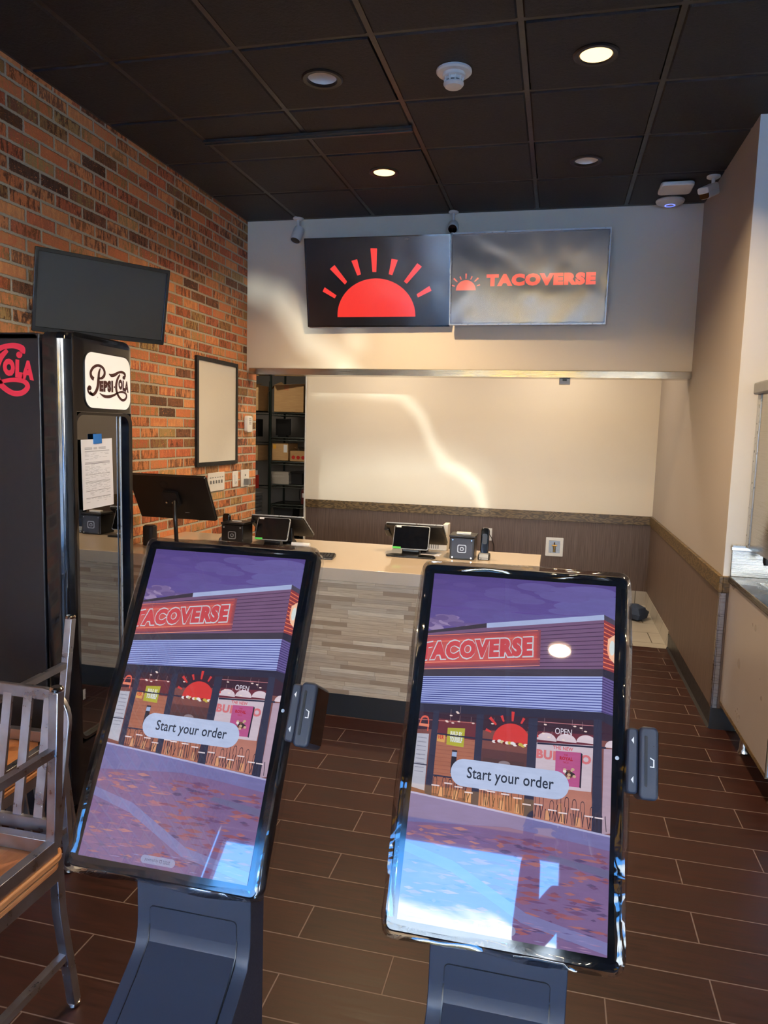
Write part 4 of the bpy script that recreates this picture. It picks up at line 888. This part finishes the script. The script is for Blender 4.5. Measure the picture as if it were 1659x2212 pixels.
# ------------------------------------------------------------------ chairs, stacked seat on seat
def make_chair(label, loc, rot=None):
    t = thing('metal_chair', label, 'chair', loc, rot=rot, group='stacked metal chairs'); m = M['chair']; W2 = .195
    s = .026
    for sx in (-1, 1):
        x = sx*W2
        fl = MB().tube([(x,-.19,.415),(x*1.04,-.205,.012)], 0, sq=(s,s)).build('leg', m, t, bevel=.002); MB().lathe([(.011,.012),(.016,.010),(.017,.004),(.013,0)], 18, c=(x*1.04,-.205,0)).build('foot_glide', M['chrome'], fl)
        rl = MB().tube([(x,.19,.46),(x,.20,.30),(x*1.02,.245,.012)], 0, sq=(s,s)).build('leg', m, t, bevel=.002); MB().lathe([(.011,.012),(.016,.010),(.017,.004),(.013,0)], 18, c=(x*1.02,.245,0)).build('foot_glide', M['chrome'], rl)
        MB().tube([(x*1.02,-.198,.165),(x*1.01,.222,.165)], 0, sq=(.02,.02)).build('stretcher', m, t)
        MB().box(x-.013,x+.013,-.19,.19,.395,.432).build('seat_rail', m, t, bevel=.001)
    for y0 in (-.203,.177): MB().box(-W2,W2,y0,y0+.026,.395,.432).build('seat_rail', m, t, bevel=.001)
    for x0 in (-.17,.14): MB().box(x0,x0+.03,.14,.178,.415,.431).build('seat_bracket', M['black'], t)
    MB().prism(rrect(-.215,.215,-.225,.205,.045), .433, .451, 'z').build('seat', M['ply'], t, bevel=.004)
    # rounded back loop
    yb = lambda z: .195+.17*(z-.45)
    mb = MB(); pts = [(-W2,yb(.45),.45)] + [(-W2,yb(.74),.74)]
    r = .085
    pts += [(-W2+r-r*math.cos(a), yb(.78+r*math.sin(a)), .78+r*math.sin(a)) for a in [PI/2*k/7 for k in range(8)]]
    pts += [(W2-r+r*math.sin(a), yb(.78+r*math.cos(a)), .78+r*math.cos(a)) for a in [PI/2*k/7 for k in range(8)]]
    pts += [(W2,yb(.74),.74),(W2,yb(.45),.45)]
    # flat-bar loop
    n = len(pts); A = []
    cx, cz = 0, .6
    for i, p in enumerate(pts):
        a = Vector(pts[max(i-1,0)]); b = Vector(pts[min(i+1,n-1)]); d = (b-a).normalized(); nn = Vector((-d.z,0,d.x)); nn = nn.normalized()
        P = Vector(p); th = .034; A += [P, P-nn*(-th if False else th), P-nn*th+Vector((0,.016,0)), P+Vector((0,.016,0))]
    fs = []
    for i in range(n-1):
        for j in range(4): fs.append((i*4+j, i*4+(j+1)%4, (i+1)*4+(j+1)%4, (i+1)*4+j))
    fs += [(0,1,2,3), ((n-1)*4+3,(n-1)*4+2,(n-1)*4+1,(n-1)*4)]
    MB().add(A, fs).build('back_frame', m, t, bevel=.003)
    MB().tube([(-W2+.02,yb(.52)+.008,.52),(W2-.02,yb(.52)+.008,.52)], 0, sq=(.012,.034)).build('back_crossbar', m, t)
    for k in range(5):
        x = -.125+k*.0625; MB().tube([(x,yb(.52)+.008,.52),(x,yb(.84)+.008,.84)], 0, sq=(.026,.008)).build('back_slat', m, t)
    return t
NX, NY = -.615, -4.235
c0 = make_chair('upright metal chair nearest us at left, slatted back showing, carrying an upturned chair', (NX, NY, 0))
dup(c0, (NX+.003, NY-.01, .905), 'upturned metal chair with wooden seat on top of the nearest stack', rot=(PI, 0, 0))
FXc, FYc = -1.0, -3.70
dup(c0, (FXc, FYc, 0), 'upright metal chair under the upturned one in front of the cooler side', rot=(0, 0, PI+.05))
dup(c0, (FXc, FYc, .905), 'upturned metal chair on the rear stack beside the cooler, legs in the air', rot=(PI, 0, PI+.05))

# ------------------------------------------------------------------ self-order kiosks
def kiosk_picture():
    p = Pic(.299, .5316, .00008); R_ = random.Random(5)
    p.rect(0,0,1,1,'#5d4a86',0)
    # evening sky: broad bands and soft clouds
    for k in range(12):
        v = k*.017; a = k/11; p.rect(0,v,1,v+.018,'#%02x%02x%02x' % (int(84+22*a),int(66+20*a),int(134+26*a)),1)
    for k in range(70):
        u, v = R_.uniform(.0,1), R_.uniform(.02,.17); big = R_.uniform(.05,.16)
        a = max(0, min(1, u*.8+v*1.5)); c = (int(92+14*a), int(70+30*a), int(138+26*a))
        p.disc(u, v, big, big*.12, '#%02x%02x%02x' % c, 1+.01*(k+1), n=18)
    for k in range(26):
        u = R_.uniform(-.02,.3); v = .178-.05*R_.random()*(1-u*1.5); c = R_.choice(('#8d78a8','#7b6799','#6a568c','#9a86b0')); p.disc(u, v, R_.uniform(.03,.07), R_.uniform(.005,.012), c, 2+.02*k, n=16)
    # building: roof edge, sign fascia, side return
    p.poly([(0,.188),(.321,.148),(.943,.091),(.945,.262),(0,.312)], '#77587a', 3)
    p.poly([(.943,.091),(1,.106),(1,.262),(.945,.256)], '#8f3a40', 3)
    p.poly([(0,.188),(.321,.148),(.321,.162),(0,.196)], '#3e3440', 3.5); p.poly([(.321,.148),(.943,.091),(.944,.107),(.323,.163)], '#a9b6de', 3.5); p.poly([(.943,.091),(1,.106),(1,.122),(.944,.107)], '#4b4356', 3.5)
    for k in range(11):
        a = (k+.7)/11.5; l = .196+(.31-.196)*a; r = .107+(.255-.107)*a; p.poly([(0,l),(.944,r),(.944,r+.0022),(0,l+.0022)], '#4a3150', 4)
        s0 = .107+(.255-.107)*a; s1 = .122+(.262-.122)*a; p.poly([(.944,s0),(1,s1),(1,s1+.003),(.944,s0+.003)], '#ef7a54', 4)
    for k, c in enumerate(('#8c4a58','#a34b52','#bb4e4f','#c95a58')):
        e = .022-.006*k; p.poly([(0,.225-e),(.58+e*1.6,.176-e),(.585+e*1.6,.238+e),(0,.283+e)], c, 4.3+.2*k)
    for k in (-.012,.008): p.poly([(0,.283-k+.012),(.62,.238-k+.012),(.62,.2395-k+.012),(0,.285-k+.012)], '#ff9c78', 5.2); p.poly([(0,.215+k),(.6,.168+k),(.6,.1695+k),(0,.217+k)], '#f08468', 5.2)
    q = [(-.035,.282),(.578,.236),(.574,.178),(-.035,.227)]
    p.text('TACOVERSE', [(a-.005 if i in (0,3) else a+.006, b+(.004 if i < 2 else -.004)) for i,(a,b) in enumerate(q)], '#c9d3dc', 5.5, bold=.11)
    p.text('TACOVERSE', q, '#cc4a50', 6, bold=.07)
    p.disc(.985,.19,.022,.03,'#ffb08a',5); p.disc(.988,.19,.014,.022,'#dfe8e6',5.5); p.poly([(.965,.165),(1,.15),(1,.235),(.975,.22)],'#ffc9a6',5.2); p.disc(.99,.19,.012,.02,'#dfe8e6',5.8)
    # soffit and slatted awning
    p.poly([(0,.308),(.945,.254),(.945,.276),(0,.33)], '#433a48', 4); p.poly([(.945,.254),(1,.262),(1,.287),(.945,.276)], '#302a3c', 4)
    p.poly([(0,.328),(.943,.275),(.944,.379),(0,.411)], '#a9b4ec', 3); p.poly([(.943,.275),(1,.287),(1,.387),(.944,.379)], '#6c5c98', 3)
    for k in range(13):
        a = (k+.75)/13.3; l = .328+.083*a; r = .275+.104*a; s_ = .287+.1*a
        p.poly([(0,l),(.943,r),(.943,r+.0028),(0,l+.0028)], '#454c92', 4); p.poly([(.943,r),(1,s_),(1,s_+.003),(.943,r+.003)], '#40356a', 4)
    p.poly([(0,.411),(.944,.379),(1,.386),(1,.416),(.946,.403),(0,.436)], '#2f2b40', 4)
    # shop windows: interior
    p.poly([(0,.434),(.946,.401),(1,.414),(1,.712),(.93,.707),(.609,.693),(.335,.679),(0,.668)], '#7b4a46', 3)
    p.poly([(0,.434),(.946,.401),(1,.41),(1,.458),(.6,.455),(0,.488)], '#3c2432', 3.4)
    p.poly([(.63,.452),(.91,.445),(.905,.48),(.63,.485)], '#6c2c3a', 3.6)
    p.poly([(.08,.5),(.32,.495),(.32,.665),(.08,.66)], '#a96a55', 3.5); p.poly([(.11,.45),(.31,.45),(.31,.5),(.11,.5)], '#6d2f38', 3.55)
    for k in range(14): v = .505+k*.011; p.poly([(.085,v),(.31,v-.002),(.31,v-.0008),(.085,v+.0012)], '#96594a', 3.7)
    p.poly([(.35,.52),(.58,.52),(.58,.6),(.35,.6)], '#5c3a3c', 3.5); p.poly([(.35,.6),(.58,.6),(.58,.69),(.35,.68)], '#b0705a', 3.5); p.rect(.36,.545,.57,.585,'#4f3638',3.7); p.disc(.47,.555,.03,.008,'#8a7a80',3.8)
    p.poly([(.62,.484),(.908,.474),(.905,.6),(.622,.604)], '#cdbcc8', 3.7); p.poly([(.62,.602),(.905,.6),(.93,.7),(.62,.69)], '#b5786a', 3.5); p.poly([(.96,.48),(1,.478),(1,.7),(.96,.705)], '#b29aac', 3.6)
    for k in range(3): p.disc(.675+k*.1,.476-.003*k,.05,.022,'#d9c8d2',3.9,PI,2*PI)
    p.disc(1.0,.475,.035,.02,'#d9c8d2',3.9,PI,2*PI)
    p.tbox('THE NEW', .71,.487,.81,.497,'#d0646c',4,bold=.03); p.tbox('BURRITO', .628,.502,.9,.528,'#d7767c',4,bold=.05)
    p.poly([(0,.5),(.064,.498),(.07,.658),(0,.652)], '#b6b6c4', 3.6)
    for k in range(9): p.rect(.006,.51+k*.012,.055,.512+k*.012,'#8c8b9e',3.9)
    p.rect(0,.585,.07,.588,'#34344c',4); p.rect(.0,.56,.03,.5605,'#34344c',4)
    # lamps, spot lights, rail line
    for k in range(16): u = R_.choice((.12,.17,.22,.28,.66,.7,.74,.8,.85,.4)); v = R_.uniform(.425,.47); p.disc(u+R_.uniform(-.02,.02), v, .008, .002, '#f4dcd0', 4.2, n=10); p.rect(u, v-.018, u+.001, v, '#c0a0a0', 4.1)
    p.poly([(0,.458),(.3,.45),(.3,.452),(0,.46)], '#c07068', 4); p.poly([(.62,.425),(.93,.418),(.93,.42),(.62,.427)], '#c07a80', 4)
    p.stroke([(.01,.47),(.02,.452),(.045,.45),(.055,.462),(.055,.49)], [.006]*5, '#e0604a', 4.2); p.rect(.005,.47,.06,.478,'#e9886a',4.3)
    p.rect(.09,.492,.6,.4965,'#2c2a42',4.4); p.poly([(.63,.484),(.97,.474),(.97,.479),(.63,.489)], '#2a2a42', 4.4); p.rect(.1,.610,.31,.614,'#33344c',4.4)
    # posters and sign
    p.poly([(.161,.474),(.253,.470),(.253,.524),(.162,.522)], '#b4b03a', 4.2); p.tbox('BUILD BY', .178,.482,.24,.493,'#f0f0e4',4.5,bold=.04); p.tbox('YOURSELF', .176,.497,.243,.513,'#dfe3e8',4.5,bold=.06)
    p.poly([(.11,.494),(.153,.492),(.151,.517),(.11,.516)], '#d9a45c', 4.2); p.tbox('VER', .112,.497,.146,.509,'#c2343a',4.5,bold=.04)
    p.poly([(.195,.535),(.222,.535),(.222,.6),(.195,.6)], '#2b2733', 4.2); p.rect(.196,.54,.221,.553,'#9fb2d8',4.4)
    p.poly([(.724,.501),(.849,.498),(.847,.592),(.727,.594)], '#b7568a', 4.6); p.poly([(.849,.498),(.857,.501),(.855,.594),(.847,.592)], '#2c2434', 4.6)
    p.tbox('THE', .765,.507,.785,.512,'#b02a3c',4.8,bold=.02); p.tbox('ROYAL', .745,.514,.81,.524,'#b3243a',4.8,bold=.07); p.tbox('TACO', .762,.527,.79,.532,'#b02a3c',4.8,bold=.02)
    for k in range(22): p.disc(.79+R_.gauss(0,.016), .558+R_.gauss(0,.006), .009, .004, R_.choice(('#3a2c30','#e7dcd8','#7a4a3c','#c9a98e','#5a3a38')), 4.8+.02*k, n=9)
    p.tbox('OPEN', .716,.437,.8,.4545,'#ece2f0',5,bold=.0)
    p.sun(.497,.492,.096,.052,'#d63b38',5); 
    for k in range(14): p.disc(.41+k*.0135,.495+.004*(k/14)+R_.uniform(-.002,.002),.012,.0045,R_.choice(('#f1e6dc','#c9b24c','#7a2a2c','#e9e4e6','#d8c79c')),5.4+.02*k,n=9)
    # posts
    for q4 in ([(.076,.429),(.107,.427),(.109,.672),(.073,.664)],[(.308,.426),(.346,.423),(.353,.682),(.315,.679)],[(.579,.419),(.626,.416),(.629,.696),(.583,.692)],[(.906,.4),(.946,.401),(.962,.707),(.912,.706)]): p.poly(q4, '#33334a', 5.8)
    # rows of tables and chairs
    for k in range(44):
        u = .12+.86*k/44+R_.uniform(-.01,.01); b0 = .655+.04*u; h = R_.uniform(.018,.04); c = R_.choice(('#2f2838','#3c3040','#4b3a44','#2a2434'))
        p.stroke([(u,b0-h),(u+R_.uniform(-.012,.012),b0+.006)], [.004,.003], c, 5+.02*k); p.stroke([(u+.015,b0-h),(u+.015+R_.uniform(-.012,.012),b0+.004)], [.004,.003], c, 5+.02*k)
        if k % 3 == 0: p.rect(u-.012,b0-h-.003,u+.03,b0-h+.0005,'#e6d6da',5.9)
        if k % 2 == 0: p.stroke([(u-.005,b0-h),(u-.003,b0-h-.022),(u+.008,b0-h-.026),(u+.014,b0-h-.018),(u+.015,b0-h)], .0025, c, 5.5)
        if k % 4 == 1: p.poly([(u,b0-.018),(u+.02,b0-.018),(u+.024,b0+.006),(u-.004,b0+.006)], '#d79a72', 4.9)
    # kerb and wet street with coloured reflections
    p.poly([(0,.666),(.107,.672),(.335,.679),(.622,.691),(1,.707),(1,.745),(.7,.73),(.5,.724),(0,.748)], '#7672a8', 6)
    p.poly([(0,.664),(.335,.677),(.622,.689),(1,.705),(1,.710),(.622,.694),(.335,.682),(0,.669)], '#b0b0d6', 6.2)
    p.poly([(0,.746),(.5,.723),(.75,.732),(1,.744),(1,1),(0,1)], '#7d6390', 6)
    for k in range(330):
        u, v = R_.random(), R_.uniform(.745,.985); w, hh = R_.uniform(.02,.13), R_.uniform(.0015,.006)
        if u < .45: c = R_.choice(('#8c6a92','#9a6f88','#a8707c','#7a6496','#b57f80','#6c5a84'))
        else: c = R_.choice(('#955866','#a06068','#80506c','#6e4e78','#8f6079','#5d4a74','#a86c70'))
        p.poly([(max(0,u-w/2),v),(min(1,u),v-hh),(min(1,u+w/2),v),(min(1,u),v+hh)], c, 6.4+.004*k)
    p.poly([(.0,.80),(.25,.83),(.62,.93),(1,.966),(1,.995),(.6,.955),(.25,.86),(0,.825)], '#7f7cb0', 8); p.poly([(.72,.777),(1,.793),(1,.814),(.70,.789)], '#6d688f', 8)
    for k in range(40): u = R_.uniform(.05,.95); v = R_.uniform(.95,.995); p.poly([(u-.03,v),(u,v-.0015),(u+.03,v),(u,v+.0015)], R_.choice(('#8f86b8','#6b6296','#a07ea4')), 8.2+.01*k)
    # start button
    def pill(u0,v0,u1,v1,c,L):
        rv = (v1-v0)/2; ru = rv*.5316/.299; pts = [(u1-ru+ru*math.sin(PI*k/16), (v0+v1)/2-rv*math.cos(PI*k/16)) for k in range(17)] + [(u0+ru-ru*math.sin(PI*k/16), (v0+v1)/2+rv*math.cos(PI*k/16)) for k in range(17)]
        p.poly(pts, c, L)
    pill(.198,.556,.797,.632,'#b9c6e6',9)
    p.tbox('Start your order', .283,.576,.722,.617,'#2c3344',10,bold=.012)
    pill(.375,.967,.578,.990,'#9a9cc0',9); p.tbox('powered by', .40,.973,.478,.985,'#565a7c',10); p.tbox('toast', .507,.973,.548,.984,'#565a7c',10); p.rect(.486,.974,.5,.983,'#565a7c',10); p.rect(.4885,.9755,.4975,.9815,'#9a9cc0',10.3)
    return p
KP = kiosk_picture()
def kiosk(label, x, y, zc, tilt, colx):
    t = thing('order_kiosk', label, 'kiosk', (x, y, 0), group='self-order kiosks'); cx = colx-x
    q = Matrix.Translation((0,0,zc)) @ Matrix.Rotation(tilt, 4, 'X')
    rot = (tilt,0,0); loc = (0,0,zc)
    disp = MB().prism(rrect(-.168,.168,-.284,.284,.012,4), .0, .038).build('display_housing', M['black'], t, loc=loc, rot=rot, bevel=.004)
    MB().prism(rrect(-.165,.165,-.281,.281,.010,4), -.0012, .0).build('front_glass', M['gloss'], disp)
    KP.build('lit_picture', M['screen'], disp, loc=(0,-.0014,0))
    MB().lathe([(.003,-.0014),(.003,-.0018)], 12, axis='y').build('camera_dot', M['silver'], disp, loc=(.157,0,.0))
    # crinkled clear wrap around the edges
    R_ = random.Random(int(x*100)); mb = MB(); W2, H2 = .170, .286; N = 220; path = rrect(-W2, W2, -H2, H2, .014, 6); P = []
    per = [(path[i], path[(i+1)%len(path)]) for i in range(len(path))]; tot = sum(math.dist(a,b) for a,b in per)
    for k in range(N):
        s_ = tot*k/N
        for a, b in per:
            l = math.dist(a,b)
            if s_ <= l: f = s_/l; P.append((a[0]+(b[0]-a[0])*f, a[1]+(b[1]-a[1])*f)); break
            s_ -= l
    prof = ((-.013,-.0025),(-.005,-.0045),(.0015,-.004),(.0055,.004),(.0035,.016),(.0055,.028),(.002,.042)); rings = []
    ph = [R_.uniform(0,6.28) for _ in range(8)]
    for k, (a, b) in enumerate(P):
        l = math.hypot(a,b); nx, nz = (math.copysign(1,a),0) if abs(a) > W2-.014 and abs(b) < H2-.014 else ((0,math.copysign(1,b)) if abs(b) > H2-.014 and abs(a) < W2-.014 else (a/ l*.7, b/l*1.)); 
        low = 1+.9*(b < -H2+.05)
        rings.append([(a+nx*(o+low*R_.uniform(-.00012,.00012)+.0013*low*math.sin(k*.21+ph[j])), d+.0008*math.sin(k*.34+ph[j-1]), b+nz*(o+low*R_.uniform(-.00012,.00012)+.0013*low*math.sin(k*.27+ph[j]))) for j, (o, d) in enumerate(prof)])
    m_ = len(prof); mb.add([v for r_ in rings for v in r_], [(i*m_+j, i*m_+j+1, ((i+1)%N)*m_+j+1, ((i+1)%N)*m_+j) for i in range(N) for j in range(m_-1)])
    mb.build('plastic_wrap', M['film'], disp, ang=60)
    # card reader hanging on the right side
    rd = MB().prism(rrect(.170,.186,-.048,.046,.006,4), -.012, .03).build('reader_bracket', M['slate'], disp, bevel=.003)
    MB().prism(rrect(.187,.214,-.054,.050,.008,5), -.016, .062).build('card_reader', M['slate'], rd, bevel=.004, seg=3)
    MB().prism(rrect(.1945,.1985,-.036,.036,.0018,3), -.0172, -.0155).build('card_slot', M['black'], rd)
    MB().box(.2138,.2150,-.008,.058,-.046,.043).build('keypad_face', M['gloss'], rd)
    mb = MB(); mb.prism([(.202,.006),(.208,.003),(.208,-.008),(.202,-.008),(.202,-.0065),(.2065,-.0065),(.2065,.002),(.202,.0045)], -.0172, -.0155)
    for z in (.028,-.028): mb.prism([(.176,z),(.1795,z+.005),(.1795,z-.005)], -.0128, -.0115)
    mb.build('reader_mark', M['white'], rd)
    MB().lathe([(.001,-.0165),(.001,-.0155)], 8, c=(.207,0,.022), axis='y').build('reader_led', M['black'], rd)
    # stand: thin column flowing into a sloping front
    yc = -4.46-y; hw = .1095
    prof = [(yc,.935),(yc,.675)] + [(yc-.012*k*k/9*.9-.0, .675-.0165*k) for k in (1,2,3)]
    y0, z0 = prof[-1]; prof += [(y0-.028, z0-.022),(y0-.085,z0-.062),(y0-.145,z0-.10),(y0-.16,z0-.13),(y0-.165,.05),(y0-.165,0),(yc+.10,0),(yc+.055,.10),(yc+.062,1.04)]
    MB().prism(prof, cx-hw, cx+hw, 'x').build('stand_column', M['slate'], t, bevel=.0015)
    # inset access panel: upright part, crease, sloping lower part
    iw = .0835
    up = MB().prism([(a, b) for a, b in rrect(cx-iw, cx+iw, .640, .702, .008, 4)], yc-.0012, yc+.004).build('access_panel', M['slate'], t)
    MB().frame(rrect(cx-iw-.0012, cx+iw+.0012, .60, .7032, .009, 4), rrect(cx-iw, cx+iw, .602, .702, .008, 4), yc-.0003, yc+.004).build('panel_gap', M['black'], t)
    MB().prism([(yc-.001,.6415),(yc-.006,.638),(y0-.03,z0-.0195),(y0-.087,z0-.0592),(y0-.147,z0-.097),(y0-.147,z0-.11),(yc+.01,z0-.11),(yc+.01,.6415)], cx-iw, cx+iw, 'x').build('sloping_panel', M['slate'], t, bevel=.001)
    for sx in (-1,1): MB().prism([(yc-.0014,.668),(yc-.0065,.64),(y0-.0285,z0-.0205),(y0-.0855,z0-.0605),(y0-.1455,z0-.0985),(y0-.1455,z0-.105),(yc,z0-.10)], cx+sx*(iw+.001)-.0012, cx+sx*(iw+.001)+.0012, 'x').build('side_gap', M['black'], t)
    MB().box(cx-.17,cx+.17,yc-.30,yc+.18,0,.012).build('floor_plate', M['slate'], t, bevel=.004)
    MB().box(cx-.05,cx+.05,yc+.034,yc+.065,.95,1.06).build('display_mount', M['black'], t)
    return t
kiosk('left self-order kiosk, leaning to our left, nearer the stacked chairs', .189, -4.446, 1.088, -.480, .187)
kiosk('right self-order kiosk reflecting blue sky, nearer the drinks station', .725, -4.447, 1.079, -.457, .720)

# ------------------------------------------------------------------ outside, seen only mirrored in screens
struct('ground', MB().box(-40, 40, -60, YF-.12, -.3, -.15), M['concrete'], smooth=False)
t = thing('shop_building', 'tan shop building with yellow awning across the parking lot', 'building', (0,-36,-.15))
MB().box(-22,20,-4,4,0,4.6).build('wall', M['stucco'], t, smooth=False); MB().box(-22.2,20.2,-4.2,4.2,4.6,5).build('roof', M['darkwall'], t, smooth=False)
for k in range(9): f_ = MB().box(-20+k*4.4,-17.2+k*4.4,4,4.05,.6,2.9).build('window', M['gloss'], t, smooth=False)
MB().prism([(4,4.4),(5.4,2.5),(5.4,2.2),(4,4.1)], -3.2, 1.4, 'x').build('awning', M['yellow'], t)
def car(label, loc, rz):
    t = thing('parked_car', label, 'car', loc, rz)
    prof = [(-2.2,.35),(-2.25,.75),(-1.6,.95),(-.8,1.42),(.7,1.45),(1.4,1.0),(2.15,.85),(2.25,.5),(2.2,.3)]
    MB().prism(prof, -.85, .85).build('body', M['carpaint'], t, bevel=.08, seg=3)
    MB().prism([(-1.42,.98),(-.78,1.36),(.66,1.39),(1.25,1.02)], -.86, .86).build('side_window', M['gloss'], t)
    for x in (-1.4,1.4):
        for y in (-.8,.8): MB().lathe([(.2,-.11),(.33,-.1),(.33,.1),(.2,.11)], 24, c=(x,y,.33), axis='y').build('wheel', M['rubber'], t)
car('white car parked outside the storefront', (-3.2,-14.5,-.15), 1.45)
car('second white car parked further along outside', (4.6,-15.2,-.15), 1.6)

t = thing('added_yellow_panel', 'added glowing yellow panel above the storefront glass, mirrored in the right television', 'sign', (.35,YF,2.97))  # panel added to put yellow into the right television's reflection
MB().box(-.62,.62,.0,.06,-.15,.15).build('housing', M['black'], t, bevel=.005)
MB().box(-.6,.6,.06,.064,-.135,.135).build('lit_face', newmat('yellow_light_face', (.8,.5,.05), .5, emit=(1,.52,.04), estr=.8)[0], t)

# ------------------------------------------------------------------ the person taking the photograph
def skin(name, verts, edges, radii, mat, parent, root=0, sub=2):
    me = bpy.data.meshes.new(name); me.from_pydata(verts, edges, []); o = bpy.data.objects.new(name, me); C.objects.link(o); o.parent = parent
    me.materials.append(mat); md = o.modifiers.new('skin', 'SKIN'); md.use_smooth_shade = True
    for i, r in enumerate(radii):
        sv = me.skin_vertices[0].data[i]; sv.radius = r if hasattr(r,'__len__') else (r,r); sv.use_root = (i == root)
    sb = o.modifiers.new('sub', 'SUBSURF'); sb.levels = sb.render_levels = sub; return o
px, py = 1.02, -6.06
t = thing('person', 'person standing with a raised phone, mirrored in the right kiosk', 'person', (px, py, 0))
V = [(0,0,.98),(0,.0,1.15),(0,0,1.36),(0,.01,1.46),(0,.02,1.53), (-.17,0,1.41),(-.27,.13,1.22),(-.26,.36,1.42), (.17,0,1.41),(.28,.12,1.2),(-.10,.36,1.42), (-.09,0,.9),(-.1,.02,.5),(-.1,-.02,.09),(-.1,.12,.04), (.09,0,.9),(.1,.02,.5),(.1,-.02,.09),(.1,.12,.04)]
V[10] = (-.13,.37,1.43)
Ed = [(0,1),(1,2),(2,3),(3,4),(2,5),(5,6),(6,7),(2,8),(8,9),(9,10),(0,11),(11,12),(12,13),(13,14),(0,15),(15,16),(16,17),(17,18)]
Rr = [(.16,.11),(.14,.10),(.17,.11),(.06,.06),(.055,.055),.065,.045,.03,.065,.045,.03,.085,.06,.045,.035,.085,.06,.045,.035]
skin('body', V, Ed, Rr, M['cloth'], t)
MB().lathe([(.02,-.125),(.05,-.11),(.066,-.06),(.075,0),(.074,.05),(.05,.10),(.015,.118)], 24, c=(0,.03,1.65)).build('head', M['skin'], t)
MB().prism([(.1,1.64),(.125,1.61),(.1,1.60)], -.012, .012, 'x').build('nose', M['skin'], t)
for sx in (-1,1): MB().lathe([(.012,-.01),(.02,0),(.012,.01)], 12, c=(sx*.077,.02,1.645), axis='x').build('ear', M['skin'], t)
MB().lathe([(.079,.0),(.082,.05),(.058,.108),(.02,.128)], 24, c=(0,.02,1.65)).build('hair', M['softblack'], t)
for side, hx in ((-1,-.275),(1,-.175)):
    hv = [(hx,.36,1.42),(hx+.01,.39,1.455)]; he = [(0,1)]; hr = [.022,.024]
    for k in range(4):
        b = len(hv); x = hx+(.03 if side < 0 else -.03)*.3; zz = 1.45+k*.019; hv += [(hx-.012*side*0, .405, zz),(hx+.012*(-side), .43, zz+.003),(hx+.03*(-side), .442, zz+.002)]
        he += [(1,b),(b,b+1),(b+1,b+2)]; hr += [.0095,.009,.008]
    b = len(hv); hv += [(hx+.0,.375,1.475),(hx+.02*(-side),.40,1.50)]; he += [(1,b),(b,b+1)]; hr += [.011,.009]
    skin('hand', hv, he, hr, M['skin'], t, 0, 1)
t = thing('mobile_phone', 'black phone held up by the person behind the kiosks', 'phone', (.795,-5.60,1.535), rot=(-.11,0,.23))
MB().prism(rrect(-.037,.037,-.075,.075,.01), -.004, .004).build('body', M['gloss'], t, bevel=.001)
